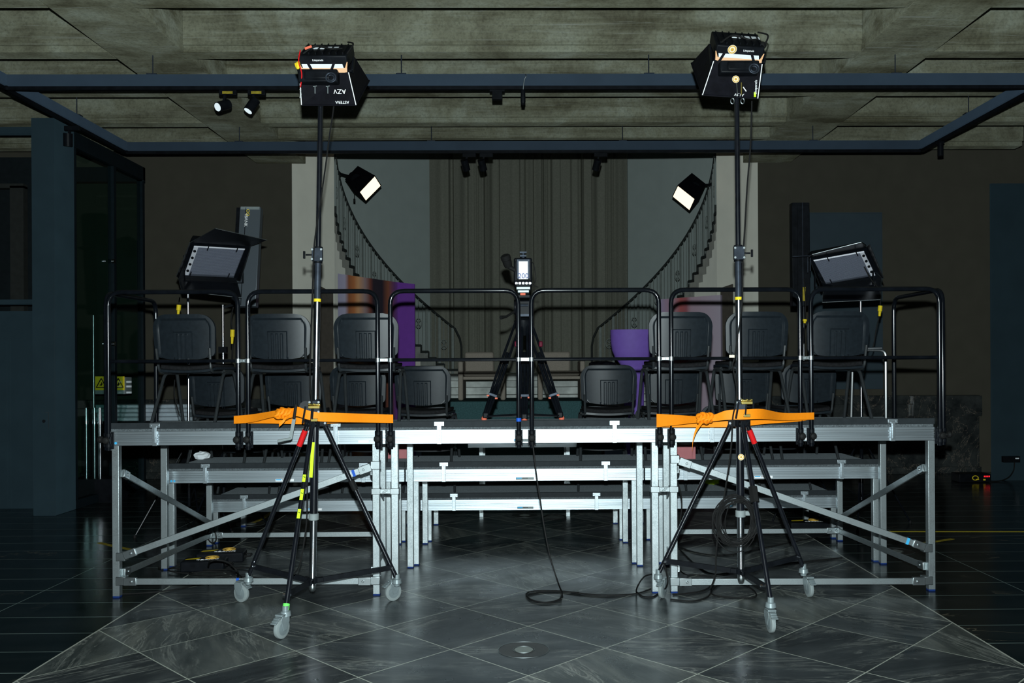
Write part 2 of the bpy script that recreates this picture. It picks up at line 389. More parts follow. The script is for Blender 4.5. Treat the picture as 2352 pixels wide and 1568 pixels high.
b.box((-3.3, 12.9, 8.9), (3.3, 13.0, 9.0))
struct('ceiling', b, 'concrete', bev=0.008)
# dark walls either side of the stair hall
JL, JR = at(672, 700, 13.5).x, at(1742, 700, 13.5).x
struct('wall_left', MB().box((-11, 13.5, 0), (JL, 13.75, 9)), 'dark_wall')
struct('wall_right', MB().box((JR, 13.5, 0), (11, 13.75, 9)), 'dark_wall')
b = MB()
b.box((JR+0.05, 13.36, 0.0), (6.78, 13.499, 1.04)); b.box((JR+0.05, 13.33, 1.04), (6.78, 13.499, 1.17)); b.box((5.75, 13.27, 0.86), (6.78, 13.35, 1.165)); b.box((JR+0.05, 13.3, 0), (6.78, 13.4, 0.10))
struct('trim_right', b, 'marble', bev=0.006)
b = MB(); b.box((-6.6, 13.36, 0.0), (JL-0.05, 13.499, 1.04)); b.box((-6.6, 13.33, 1.04), (JL-0.05, 13.499, 1.17)); b.box((-6.6, 13.3, 0), (JL-0.05, 13.4, 0.10))
struct('trim_left', b, 'marble', bev=0.006)
# flat door in the right wall
a0 = at(1858, 490, 13.47); a1 = at(2026, 893, 13.47)
d1 = thing('door_1', 'flush grey blue door in the dark wall behind the right panel light', 'door', (a0.x, 13.47, a1.z)); d1['kind'] = 'structure'
mk('door_leaf', MB().box((a0.x, 13.455, a1.z), (a1.x, 13.498, a0.z)), 'door_blue', d1, bev=0.003)
b = MB(); 
b.box((a0.x-.012, 13.46, a1.z), (a0.x, 13.497, a0.z+.012)); b.box((a1.x, 13.46, a1.z), (a1.x+.012, 13.497, a0.z+.012)); b.box((a0.x, 13.46, a0.z), (a1.x, 13.497, a0.z+.012))
mk('door_frame', b, 'door_blue', d1)
# blue partition at far right
a0 = at(2276, 421, 12.5)
struct('wall_blue', MB().box((a0.x, 12.5, 0), (10.9, 12.54, a0.z)), 'blue_panel', bev=0.004)
# ---- stair hall: inner walls under the stairs, outer drum, floor, roof
CY, RI, RO = 14.6, 3.05, 4.45
ZF = 1.50
def rim(ph, r, z, s): return V((s*r*math.sin(ph), CY+r*math.cos(ph), z))
def rail_z(d): return 2.355+0.0374*(d-26.8)
b = MB()
N = 60
pts = [(rim(R(-104+208*i/N), RO, 0, 1)) for i in range(N+1)]
for i in range(N):
    p, q = pts[i], pts[i+1]; b.quad((p.x, p.y, 0), (q.x, q.y, 0), (q.x, q.y, 9), (p.x, p.y, 9))
struct('wall_back', b, 'niche_wall', sm=60)
b = MB().box((-5, 12.1, 9.0), (5, 19.3, 9.1)); b.box((-5, 12.0, 5.3), (5, 12.1, 9.0)); struct('ceiling_stair_hall', b, 'niche_wall')
b = MB()
for i, (y, z) in enumerate(((13.70, 1.08), (14.0, 1.19), (14.35, 1.30), (14.7, 1.40), (15.05, 1.50))):
    b.box((-3.2, y, z-0.14), (3.2, 19.0 if i == 4 else y+0.4, z))
struct('floor_stair_hall', b, 'steps', bev=0.006)
NS = 24; D0, D1 = 22.0, 98.0
dstep = (D1-D0)/NS
def build_stair(s, label):
    base = rim(R(D0+8), RI, ZF, s)
    t = thing('staircase', label, 'staircase', (base.x, base.y, ZF))
    st = MB(); tr = MB(); wl = MB()
    for i in range(NS):
        da, db = D0+i*dstep, D0+(i+1)*dstep
        z = rail_z((da+db)/2)-0.90
        if z < ZF+0.08: z = ZF+0.08
        K = 3
        for j in range(K):
            a, c = R(da+(db-da)*j/K), R(da+(db-da)*(j+1)/K)
            pi0, pi1, po0, po1 = rim(a, RI, 0, s), rim(c, RI, 0, s), rim(a, RO-.42, 0, s), rim(c, RO-.42, 0, s)
            up = V((0, 0, z)); zb = max(z-0.30, ZF)
            st.add([pi0+up, pi1+up, po1+up, po0+up, pi0+V((0, 0, zb)), pi1+V((0, 0, zb)), po1+V((0, 0, zb)), po0+V((0, 0, zb))],
                   [(0, 1, 2, 3), (4, 7, 6, 5), (0, 4, 5, 1), (3, 2, 6, 7), (0, 3, 7, 4), (1, 5, 6, 2)])
            e0, e1 = rim(a, RI-.03, 0, s), rim(c, RI-.03, 0, s)
            tr.add([e0+V((0, 0, z+.012)), e1+V((0, 0, z+.012)), pi1+V((0, 0, z+.012)), pi0+V((0, 0, z+.012)), e0+V((0, 0, z-.035)), e1+V((0, 0, z-.035)), pi1+V((0, 0, z-.035)), pi0+V((0, 0, z-.035))],
                   [(0, 1, 2, 3), (4, 7, 6, 5), (0, 4, 5, 1), (3, 2, 6, 7), (0, 3, 7, 4), (1, 5, 6, 2)])
            wl.add([pi0+V((0, 0, 0.9)), pi1+V((0, 0, 0.9)), pi1+V((0, 0, z-.01)), pi0+V((0, 0, z-.01))], [(0, 1, 2, 3)])
        zn = rail_z((da+db)/2+dstep)-0.90
        e0 = rim(R(db), RI-.03, 0, s); e1 = rim(R(db), RI-.001, 0, s)
        w2 = R(0.35)
        f0 = rim(R(db)-w2, RI-.03, 0, s)
        tr.add([e0+V((0, 0, z-.03)), e0+V((0, 0, zn)), f0+V((0, 0, zn)), f0+V((0, 0, z-.03)), e1+V((0, 0, z-.03)), e1+V((0, 0, zn))], [(0, 1, 2, 3), (0, 4, 5, 1)])
    mk('steps', st, 'steps', t); mk('step_edge', tr, 'stair_metal', t)
    hr = [rim(R(24.6), RI-.02, ZF+0.02, s), rim(R(24.6), RI-.02, 2.02, s), rim(R(25.2), RI-.02, 2.18, s)]+[rim(R(d), RI-.02, rail_z(d), s) for d in range(27, 100, 3)]
    mk('handrail', MB().tube(hr, 0.020, 8), 'stair_metal', t)
    lower = MB().tube([rim(R(d), RI-.02, rail_z(d)-0.12, s) for d in range(29, 100, 3)], 0.008, 6)
    i = 0; d = 28.0
    while d < 98:
        p = rim(R(d), RI-.02, 0, s); zt = rail_z(d)-.02; zb = rail_z(d)-0.92
        bb = MB(); q = rim(R(d), RI-.045, 0, s); nrm = (q-p).normalized(); side = V((0, 0, 1)).cross(nrm)
        wdt = 0.010 if i % 3 else 0.05
        bb.bar(p+V((0, 0, zb)), p+V((0, 0, zt)), 0.012, wdt, up=side)
        if i % 6 == 2:
            c = p+V((0, 0, (zb+zt)/2)); bb.tube([c+side*0.07*math.cos(a)+V((0, 0, 0.09*math.sin(a))) for a in [2*math.pi*j/16 for j in range(16)]], 0.008, 5, closed=True)
            for a in (0.8, 2.35): bb.bar(c-(side*0.06*math.cos(a)+V((0, 0, 0.08*math.sin(a)))), c+side*0.06*math.cos(a)+V((0, 0, 0.08*math.sin(a))), 0.008, 0.008)
        mk('baluster', bb, 'baluster_paint', t)
        d += 1.75; i += 1
    # wall that carries the stair
    jx = JL if s < 0 else JR
    e = rim(R(D1), RI, 0, s)
    poly = [V((jx, 13.5, 0)), V((jx-s*0.05, 13.62, 0)), e]
    for k in range(2):
        p, q = poly[k], poly[k+1]; wl.quad(p+V((0, 0, 0)), q, q+V((0, 0, 9)), p+V((0, 0, 9)))
    struct('wall_stair_left' if s < 0 else 'wall_stair_right', wl, 'pale_wall', sm=60)
build_stair(-1, 'curved staircase with dark handrail on the left side of the stair hall')
build_stair(1, 'curved staircase with dark handrail on the right side of the stair hall')
# curtain
random.seed(11)
yl = 18.55
xc0, xc1 = at(987, 600, 18.3).x, at(1443, 600, 18.3).x
xs = []; x = xc0
while x < xc1-0.02:
    xs.append((x, random.choice([0.0, 0.02, 0.06, 0.09, 0.12])*random.uniform(0.6, 1.3))); x += random.choice([0.03, 0.04, 0.055, 0.09, 0.14])
xs.append((xc1, 0.0)); prof = []
for i in range(len(xs)-1):
    (xa, da), (xb, db) = xs[i], xs[i+1]
    for j in range(4):
        t = j/4; u = (1-math.cos(math.pi*t))/2; xx = xa+(xb-xa)*t; prof.append((xx, CY+math.sqrt(4.30**2-xx*xx)-(da*(1-u)+db*u)))
prof.append((xc1, CY+math.sqrt(4.30**2-xc1*xc1))); b = MB(); K = len(prof)
b.add([(x, y, ZF+0.01) for x, y in prof]+[(x, y, 8.9) for x, y in prof]+[(x, y+.02, ZF+0.01) for x, y in prof]+[(x, y+.02, 8.9) for x, y in prof],
      [(i, i+1, K+i+1, K+i) for i in range(K-1)]+[(2*K+i, 3*K+i, 3*K+i+1, 2*K+i+1) for i in range(K-1)])
tag(mk('curtain', b, 'curtain', None, sm=50, loc=(0, 18.3, ZF)), 'tall grey brown pleated curtain hanging at the back of the stair hall', 'curtain')
# ---- blue steel column, panel wall and glass case at left
a0 = at(76, 1180, 10.05)
XL = at(128, 1180, 10.05).x
t = thing('glass_case', 'tall glass enclosure with blue steel column in front of the left wall', 'glass enclosure', (XL, 10.5, 0)); t['kind'] = 'structure'
mk('column', MB().box((a0.x, 10.05, 0), (XL, 10.5, 4.43)), 'blue_panel', t, bev=0.006)
b = MB()
b.box((XL-.10, 10.5, 0), (XL, 12.45, 0.10)); b.box((XL-.10, 10.5, 4.22), (XL, 12.45, 4.40))
for y in (10.5, 11.52, 12.38): b.box((XL-.09, y, 0.05), (XL-.01, y+.07, 4.3))
b.box((XL-3.5, 12.38, 0), (XL, 12.45, 0.1)); b.box((XL-3.5, 12.38, 4.2), (XL, 12.45, 4.4))
for x in (-1.2, -2.4): b.box((XL+x, 12.38, 0.05), (XL+x+.07, 12.45, 4.3))
mk('glass_frame', b, 'frame_dark', t, bev=0.004)
mk('glass_pane', MB().box((XL-.055, 10.57, 0.1), (XL-.045, 12.38, 4.22)), 'glass', t)
b = MB(); b.box((XL-3.5, 12.41, 0.1), (XL-.09, 12.42, 4.2)); mk('glass_pane', b, 'glass', t)
for y, z in ((11.47, 3.0), (11.47, 1.95)):
    mk('pane_clamp', MB().cyl((XL-.01, y, z), (XL+.02, y, z), 0.03), 'chrome', t)
b = MB(); c = at(101, 967, 10.04); mk('lock', MB().cyl((c.x, 10.05, c.z), (c.x, 10.035, c.z), 0.018), 'chrome', t)
c0 = at(103, 947, 10.04); c1 = at(111, 985, 10.04)
b = MB(); b.box((c1.x-.004, 10.044, c1.z), (c1.x, 10.052, c0.z)); b.box((c0.x, 10.044, c0.z), (c1.x, 10.052, c0.z+.004)); mk('hatch_seam', b, 'zinc', t)
t = thing('wall_panel', 'blue panelled wall with a dark opening at the far left', 'wall panel', (a0.x-1.5, 10.6, 0)); t['kind'] = 'structure'
b = MB(); zt = at(40, 292, 10.6).z; zo = at(40, 695, 10.6).z
b.box((-11, 10.58, 0), (a0.x, 10.7, at(40, 715, 10.6).z)); b.box((-11, 10.58, zt), (a0.x, 10.7, 4.40)); b.box((-11, 10.50, zo-.02), (a0.x, 10.7, zo+.03))
b.box((-11, 10.54, at(40, 778, 10.6).z), (a0.x, 10.6, at(40, 715, 10.6).z))
for px in (15, 23): q = at(px, 900, 10.58); b.box((q.x-.012, 10.565, 0.02), (q.x+.012, 10.59, at(40, 780, 10.6).z))
mk('panel', b, 'blue_panel', t, bev=0.004)
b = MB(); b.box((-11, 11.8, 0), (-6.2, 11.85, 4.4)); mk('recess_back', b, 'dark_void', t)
b = MB(); q = at(42, 500, 11.6); b.box((q.x-.05, 11.5, 0), (q.x+.12, 11.6, at(42, 430, 11.6).z)); b.box((-11, 11.5, at(42, 435, 11.6).z), (q.x+.12, 11.6, at(42, 425, 11.6).z)); mk('recess_frame', b, 'recess_grey', t)
# things inside the glass case
t = thing('switch_box', 'white electrical box with yellow warning labels behind the glass', 'electrical box', (at(262, 905, 11.9).x, 11.9, at(262, 905, 11.9).z))
q0, q1 = at(222, 905, 11.9), at(291, 866, 11.9)
mk('box_body', MB().box((q0.x, 11.85, q0.z), (q1.x, 12.05, q1.z)), 'grey_plastic', t, bev=0.006)
def tri_sign(c, w):
    b = MB(); b.use('yellow').box((c.x-w*.62, c.y-.003, c.z-w*.7), (c.x+w*.62, c.y, c.z+w*.7))
    b.use('black_paint')
    P = [V((c.x-w*.5, c.y-.006, c.z-w*.42)), V((c.x+w*.5, c.y-.006, c.z-w*.42)), V((c.x, c.y-.006, c.z+w*.5))]
    for i in range(3): b.bar(P[i], P[(i+1) % 3], 0.012, 0.003, up=(0, 1, 0))
    b.bar(c+V((-w*.15, -.006, -w*.2)), c+V((w*.15, -.006, -w*.05)), .012, .003, up=(0, 1, 0)); b.bar(c+V((0, -.006, -w*.25)), c+V((w*.05, -.006, w*.1)), .012, .003, up=(0, 1, 0))
    return b
for px in (233, 272):
    mk('warning_label', tri_sign(at(px, 880, 11.845), 0.13), None, t)
for z in (0.02, 0.10, 0.16): mk('hinge', MB().cyl((q1.x, 11.9, q0.z+z), (q1.x+.06, 11.9, q0.z+z), 0.015), 'white', t)
t = thing('instrument', 'chrome valve instrument with vertical glass tubes low behind the glass', 'instrument', (at(212, 1120, 11.2).x, 11.2, 0))
q = at(212, 1120, 11.2)
b = MB(); b.box((q.x-.2, 11.05, 0.0), (q.x+.35, 11.4, 0.28)); mk('plinth', b, 'black_paint', t)
for i, dx in enumerate((-.07, .03, .10)):
    b = MB().cyl((q.x+dx, 11.2, 0.28), (q.x+dx, 11.2, 0.95), 0.018); b.cyl((q.x+dx, 11.2, .95), (q.x+dx, 11.2, 1.15), .026, .01); mk('tube', b, 'chrome', t)
mk('column', MB().cyl((q.x, 11.25, 0.28), (q.x, 11.25, 2.3), 0.014), 'zinc', t)
# blue steel upright tubes and the stack of spare decks behind the left end
q0, q1 = at(232, 965, 12.9), at(452, 926, 12.9)
for k in range(4):
    zz = q0.z+k*(q1.z-q0.z)/4; h = (q1.z-q0.z)/4*0.9
    b = MB(); x0, x1 = q0.x+(.0, .04, -.03, .02)[k], q1.x+(.02, -.05, .0, .03)[k]
    b.box((x0, 12.7, zz), (x1, 13.2, zz+h)); b.box((x0, 12.685, zz+h*.15), (x1, 12.7, zz+h*.3)); b.box((x0, 12.685, zz+h*.7), (x1, 12.7, zz+h*.85))
    o = tag(mk('spare_deck', b, 'bright_alu', None, bev=.003, loc=(x0, 12.9, zz)), ['lowest', 'second lowest', 'second highest', 'topmost'][k]+' of the spare aluminium deck frames stacked by the left wall', 'stage deck', 'spare decks stacked by the left wall')
b = MB(); b.box((q0.x-.05, 12.68, 0), (q0.x+.1, 13.22, q0.z)); b.box((q1.x-.15, 12.68, 0), (q1.x, 13.22, q0.z)); b.box((q0.x-.05, 12.68, q0.z-.08), (q1.x, 13.22, q0.z))
tag(mk('deck_cart', b, 'black_paint', None, loc=(q0.x, 12.9, 0)), 'dark cart under the stack of spare aluminium decks', 'cart')
# right wall device and counter
t = thing('wall_socket_box', 'small black device box with trailing cable on the right blue wall', 'control box', at(2318, 1054, 12.48))
q0, q1 = at(2301, 1061, 12.49), at(2339, 1047, 12.49)
mk('box', MB().box((q0.x, 12.44, q0.z), (q1.x, 12.5, q1.z)), 'black_paint', t, bev=.003)
mk('display', MB().box((q1.x-.07, 12.437, q1.z-.035), (q1.x-.02, 12.441, q1.z-.02)), 'white', t)
mk('cable', MB().tube(smooth_path([at(2330, 1061, 12.45), at(2328, 1080, 12.45), at(2315, 1097, 12.4), at(2290, 1105, 12.35), at(2262, 1104, 12.3)]), 0.008, 6), 'black_rubber', t)
t = thing('power_box', 'low black power box with red digits on the floor by the right wall', 'power box', fl_at(2250, 1106))
q = fl_at(2250, 1108)
mk('box', MB().box((q.x-.28, q.y, 0.002), (q.x+.16, q.y+.25, 0.12)), 'black_paint', t, bev=.01)
b = MB()
for i in range(4): b.box((q.x+.06+i*.022, q.y-.004, .075), (q.x+.075+i*.022, q.y, .095))
mk('digits', b, 'led_red', t)
b = MB().tube([(q.x-.06+.04*math.cos(a), q.y-.005, .065+.03*math.sin(a)) for a in [2*math.pi*j/14 for j in range(14)]], .006, 5, closed=True); b.box((q.x+.05, q.y-.005, .03), (q.x+.08, q.y, .05)); b.box((q.x-.05, q.y-.005, .04), (q.x-.01, q.y, .05)); mk('label', b, 'yellow', t)
# ================================================================== hanging frame with lighting track
ZT = 4.49; YN, YF = 8.8, 11.42; XA, XB = -5.07, 5.07
t = thing('lighting_frame', 'rectangular blue grey steel frame with black track hung below the ribs', 'lighting frame', (0, 10.1, ZT))
def beam(a, b_): return MB().bar(a, b_, 0.10, 0.108)
zb = ZT-.054
mk('beam', beam((XA-.05, YN, zb), (XB+.05, YN, zb)), 'blue_steel', t, bev=.003)
mk('beam', beam((XA, YF, zb), (XB, YF, zb)), 'blue_steel', t, bev=.003)
mk('beam', beam((XA, 6.0, zb), (XA, YF+.05, zb)), 'blue_steel', t, bev=.003)
mk('beam', beam((XB, 6.0, zb), (XB, YF+.05, zb)), 'blue_steel', t, bev=.003)
b = lambda a, c: MB().bar(a, c, 0.045, 0.034)
zt_ = ZT-.108-.017
mk('track', b((XA, YN, zt_), (XB, YN, zt_)), 'black_paint', t); mk('track', b((XA, YF, zt_), (XB, YF, zt_)), 'black_paint', t)
mk('track', b((XA, 6.0, zt_), (XA, YF, zt_)), 'black_paint', t); mk('track', b((XB, 6.0, zt_), (XB, YF, zt_)), 'black_paint', t)
for px, Y in ((351, YN), (922, YN), (1490, YN), (2056, YN), (549, YF), (990, YF), (1429, YF), (1866, YF)):
    q = at(px, 150, Y); b = MB().cyl((q.x, Y, ZT), (q.x, Y, ZS+.4), 0.006, k=8); b.cbox((q.x, Y, ZT+.006), (.10, .08, .012)); mk('hanger_rod', b, 'gun_metal', t)
for sx in (XA, XB):
    for y in (7.6, 10.2):
        b = MB().cyl((sx, y, ZT), (sx, y, ZS+.4), 0.006, k=8); b.cbox((sx, y, ZT+.006), (.10, .08, .012)); mk('hanger_rod', b, 'gun_metal', t)
def spot(px, Y, label, dirv, lit=False, tape=False, x=None, y=None):
    q = V((at(px, 200, Y).x, Y, ZT-.142)) if x is None else V((x, y, ZT-.142))
    t = thing('track_spotlight', label, 'spotlight', q, 'spotlights on the hanging frame')
    b = MB().box(q+V((-.085, -.02, -.05)), q+V((.085, .02, 0.0))); mk('adapter', b, 'black_paint', t, bev=.003)
    if tape: mk('tape', MB().box(q+V((-.05, -.022, -.042)), q+V((.05, -.020, -.015))), 'dull_yellow', t)
    d = V(dirv).normalized(); s = q+V((-.03, 0, -.05)); c = s+V((-.02, 0, -.10))
    mk('arm', MB().bar(s, c, .02, .03, up=(0, 1, 0)), 'black_paint', t)
    h = MB().cyl(c-d*.07, c+d*.07, .048, k=20); mk('lamp_head', h, 'black_paint', t)
    mk('lens', MB().cyl(c+d*.068, c+d*.073, .040, k=20), 'lamp_spot' if lit else 'black_rubber', t)
spot(524, YN, 'left of the two taped spotlights on the near beam, its lens lit white', (-.5, -.75, -.42), True, True)
spot(590, YN, 'right of the two taped spotlights on the near beam, beside the left softbox', (-.45, -.35, -.9), True, True)
spot(1077, YF, 'leftmost black spotlight on the far beam above the curtain', (.2, .5, -.8))
spot(1116, YF, 'black spotlight on the far beam just right of its twin above the curtain', (.2, .5, -.8))
spot(1379, YF, 'lone black spotlight on the right half of the far beam', (-.2, .5, -.8))
spot(0, 0, 'black spotlight on the left side beam in front of the blue column', (-.1, .2, -1), x=XA, y=10.1)
q = V((at(1142, 200, YN).x, YN, ZT-.142))
tag(mk('track_box', MB().box(q+V((-.075, -.02, -.02)), q+V((.075, .02, 0))).box(q+V((-.05, -.035, -.1)), q+V((.05, .035, -.02))), 'black_paint', None, bev=.004, loc=q), 'small black box plugged under the middle of the near beam', 'track box')
q = at(1204, 172, YN-.052)
t = thing('hanging_microphone', 'slim black cylinder hanging from a hook on the near beam', 'microphone', q)
mk('hook', MB().tube(smooth_path([q+V((.01, -.01, .0)), q+V((.02, -.015, -.015)), q+V((0, -.015, -.06)), q+V((-.012, -.015, -.16))]), .005, 6), 'zinc', t)
mk('body', MB().lathe(q+V((-.012, -.02, -.15)), (0, 0, -1), [(0, .012), (.01, .022), (.12, .024), (.135, .018)]).cyl(q+V((-.012, -.02, -.285)), q+V((-.012, -.02, -.30)), .018), 'black_paint', t)
q = V((XB, at(2162, 335, 10.9).y, ZT-.142))
tag(mk('hanging_cylinder_lamp', MB().cyl(q, q+V((0, 0, -.17)), .035, k=20).cbox(q+V((0, 0, -.01)), (.07, .07, .02)), 'black_paint', None, loc=q), 'short black cylinder lamp under the right side beam', 'lamp')
# ================================================================== tribune decks (three columns, three rows stepping down away from the camera)
CX = -0.02; W1 = 1.975; YR = (6.43, 7.40, 8.40); ZD = (1.205, 0.81, 0.41)
colname = ('left', 'middle', 'right'); rowname = ('highest front', 'middle height', 'lowest rear')
def deck(ci, ri):
    x0 = CX+(ci-1.5)*W1; x1 = x0+W1; y0 = YR[ri]; y1 = y0+0.955; z = ZD[ri]; g = 0.006
    t = thing('stage_deck', 'aluminium framed stage deck of the tribune, %s section, %s row' % (colname[ci], rowname[ri]), 'stage deck', ((x0+x1)/2, y0, 0), 'aluminium tribune decks')
    a, c = x0+g, x1-g
    b = MB(); H = 0.100
    for ya in (y0, y1-.04):
        b.box((a, ya+.006, z-.018-H), (c, ya+.04, z-.018))
        for f0, f1 in ((0.0, .22), (.36, .47), (.53, .64), (.78, 1.0)): b.box((a, ya, z-.018-H*f1), (c, ya+.008, z-.018-H*f0))
    for xa in (a, c-.04): b.box((xa, y0+.04, z-.018-H), (xa+.04, y1-.04, z-.018))
    mk('frame', b, 'alu', t, bev=.0015)
    mk('deck_board', MB().box((a+.002, y0+.012, z-.018), (c-.002, y1-.002, z)), 'deck_top', t)
    mk('toe_board', MB().box((a-.004, y0+.002, z+.0005), (c+.004, y0+.022, z+.044)), 'toe_board', t, bev=.002)
    fr = ((0.16,) if ci == 0 else (.19, .82) if ci == 1 else (.84,)) if ri == 0 else ((.17, .83) if ci != 1 else (.16, .84))
    if ri == 0: fr = ((.165, .82), (.19, .83), (.18, .845))[ci]
    for f in fr:
        x = a+(c-a)*f; b = MB(); b.box((x-.016, y0-.014, z-.018-H-.002), (x+.016, y0-.001, z+.02)); b.box((x-.036, y0-.010, z+.008), (x+.036, y0-.001, z+.040))
        b.box((x-.007, y0-.019, z-.1), (x+.007, y0-.013, z+.01))
        for dx in (-.026, .026): b.cyl((x+dx, y0-.014, z+.024), (x+dx, y0-.008, z+.024), .006, k=8)
        mk('clamp_bracket', b, 'alu', t, bev=.0015)
    # legs
    wv = 0.05
    off = 0.028
    ys = (y0+.075, y0+.905)
    for i, ly in enumerate(ys):
        for sx in (-1, 1):
            if ri == 0: lx = (a+off if sx < 0 else c-.062) if i == 0 else (a+.11 if sx < 0 else c-.11)
            elif ri == 1: lx = a+.16 if sx < 0 else c-.16
            else: lx = (a+.22 if sx < 0 else c-.22)
            if i == 0: ly_ = y0+.035 if ri == 0 else y0+.03
            else: ly_ = ly
            if i == 1 and ri < 2: lx += 0.0
            if i == 0 and ri == 0: lx = {(-1, 0): at(269, 1200, ly_).x, (1, 0): at(865, 1200, ly_).x, (-1, 1): at(908, 1200, ly_).x, (1, 1): at(1504, 1200, ly_).x, (-1, 2): at(1547, 1200, ly_).x, (1, 2): at(2137, 1200, ly_).x}[(sx, ci)]
            if i == 1 and ri == 0: lx = {(-1, 0): at(379, 1200, ly_).x, (1, 0): at(880, 1200, ly_).x, (-1, 1): at(943, 1200, ly_).x, (1, 1): at(1469, 1200, ly_).x, (-1, 2): at(1530, 1200, ly_).x, (1, 2): at(2027, 1200, ly_).x}[(sx, ci)]
            if i == 0 and ri == 1: lx = {(-1, 0): at(396, 1200, ly_).x, (1, 0): at(892, 1200, ly_).x, (-1, 1): at(956, 1200, ly_).x, (1, 1): at(1457, 1200, ly_).x, (-1, 2): at(1519, 1200, ly_).x, (1, 2): at(2010, 1200, ly_).x}[(sx, ci)]
            if i == 1 and ri == 1: lx = {(-1, 0): at(482, 1200, ly_).x, (1, 0): at(916, 1200, ly_).x, (-1, 1): at(977, 1200, ly_).x, (1, 1): at(1436, 1200, ly_).x, (-1, 2): at(1500, 1200, ly_).x, (1, 2): at(1928, 1200, ly_).x}[(sx, ci)]
            if i == 0 and ri == 2: lx = {(-1, 0): at(496, 1200, ly_).x, (1, 0): at(926, 1200, ly_).x, (-1, 1): at(986, 1200, ly_).x, (1, 1): at(1428, 1200, ly_).x, (-1, 2): at(1490, 1200, ly_).x, (1, 2): at(1914, 1200, ly_).x}[(sx, ci)]
            if i == 1 and ri == 2: lx = {(-1, 0): at(560, 1200, ly_).x, (1, 0): at(940, 1200, ly_).x, (-1, 1): at(1002, 1200, ly_).x, (1, 1): at(1413, 1200, ly_).x, (-1, 2): at(1472, 1200, ly_).x, (1, 2): at(1851, 1200, ly_).x}[(sx, ci)]
            b = MB().box((lx-wv/2, ly_-wv/2, 0.010), (lx+wv/2, ly_+wv/2, z-.118+(.1 if i else 0)))
            if i == 0: b.box((lx-wv/2, ly_-wv/2, z-.118), (lx+wv/2, ly_+wv/2, z-.11))
            lg = mk('leg', b, 'galv', t, bev=.003)
            mk('foot_cap', MB().box((lx-.024, ly_-.024, 0.0), (lx+.024, ly_+.024, .012)), 'navy_cap', lg, bev=.002)
            if i == 0 and ri < 2:
                pass
            LEG[(ci, ri, i, sx)] = (lx, ly_)
    return t
LEG = {}
for ri in range(3):
    for ci in range(3):
        t = deck(ci, ri)
        x0 = CX+(ci-1.5)*W1; z = ZD[ri]; y0 = YR[ri]
        if ri == 0 and ci < 2:
            mk('dot_sticker', MB().cyl((CX+(ci-1.5)*W1+.05, y0-.0015, z-.1), (CX+(ci-1.5)*W1+.05, y0+.001, z-.1), .009), 'cyan_dot', t)
        if ri == 1 and ci == 0:
            for dx in (.06, .085): mk('dot_sticker', MB().cyl((x0+dx, y0-.0015, z-.1), (x0+dx, y0+.001, z-.1), .009), 'cyan_dot', t)
        if ci == 1 or ri > 0:
            xx = x0+W1/2; b = MB(); lb = mk('name_plate', MB().box((xx-.075, y0-.0015, z-.108), (xx+.075, y0+.001, z-.088)), 'grey_plastic' if ci == 1 else 'label_white', t)
            mk('blue_print', MB().box((xx-.072, y0-.0022, z-.099), (xx-.026, y0-.0012, z-.090)), 'cyan_dot', lb, sm=0); b = MB()
            for k_ in range(7): b.box((xx-.020+k_*.0065, y0-.0022, z-.100), (xx-.0165+k_*.0065, y0-.0012, z-.091))
            mk('printed_mark', b, 'black_paint', lb, sm=0)
        if ri == 0 and ci != 1:
            xx = x0+(W1-.16 if ci == 0 else W1-.9 if ci == 2 else 0); mk('name_plate', MB().box((xx-.04, y0-.0015, z-.110), (xx+.035, y0+.001, z-.092)), 'label_white', t)
# leg couplings between neighbouring decks
def coupling(lx0, lx1, y, z, label, grp='leg couplings'):
    t = thing('leg_coupling', label, 'coupling', ((lx0+lx1)/2, y, z), grp)
    b = MB()
    for lx in (lx0, lx1): b.box((lx-.032, y-.032, z-.022), (lx+.032, y+.032, z+.022))
    mk('collar', b, 'zinc', t, bev=.003)
    mk('link_bar', MB().box((lx0+.03, y-.026, z-.017), (lx1-.03, y-.008, z+.017)).cyl(((lx0+lx1)/2, y-.04, z), ((lx0+lx1)/2, y-.02, z), .008, k=8).bar(((lx0+lx1)/2-.018, y-.036, z-.006), ((lx0+lx1)/2+.018, y-.036, z+.008), .008, .006, up=(0, 1, 0)), 'galv', t, bev=.002)
yl = LEG[(0, 0, 0, 1)][1]
zc = at(888, 1127, yl).z
coupling(LEG[(0, 0, 0, 1)][0], LEG[(1, 0, 0, -1)][0], yl, zc, 'silver coupling joining the two front tribune legs beside the left light stand')
coupling(LEG[(1, 0, 0, 1)][0], LEG[(2, 0, 0, -1)][0], yl, zc, 'silver coupling joining the two front tribune legs beside the right light stand')
# braces
def brace(name, a, c, label, w_=.012, h=.045, up=(0, 1, 0), grp='tribune braces', collars=True, tape=None):
    a, c = V(a), V(c); t = thing(name, label, 'brace', a, grp)
    d = (c-a).normalized()
    mk('brace_tube', MB().bar(a, c, h, w_, up=up), 'galv', t, bev=.002)
    for p, s in ((a, 1), (c, -1)):
        b = MB(); b.bar(p-d*s*.0, p+d*s*.09, h+.012, w_+.014, up=up); b.cyl(p+d*s*.055+V(up)*-.02, p+d*s*.055+V(up)*.02, .010, k=8)
        mk('end_fitting', b, 'zinc', t, bev=.003)
        if collars: mk('leg_collar', MB().cbox(p-d*s*.030+V((0, 0.037, 0)), (.066, .066, .06)), 'zinc', t, bev=.004)
    if tape is not None:
        q = a+(c-a)*tape[0]; mk('tape_band', MB().bar(q-d*.01, q+d*.01, h+.003, w_+.003, up=up), tape[1], t)
    return t
yb = YR[0]-0.012
P_ = lambda px, py: at(px, py, yb)
brace('diagonal_brace', P_(285, 1276), P_(852, 1072), 'long diagonal brace rising right across the front of the left tribune deck', tape=(.93, 'blue_tape'))
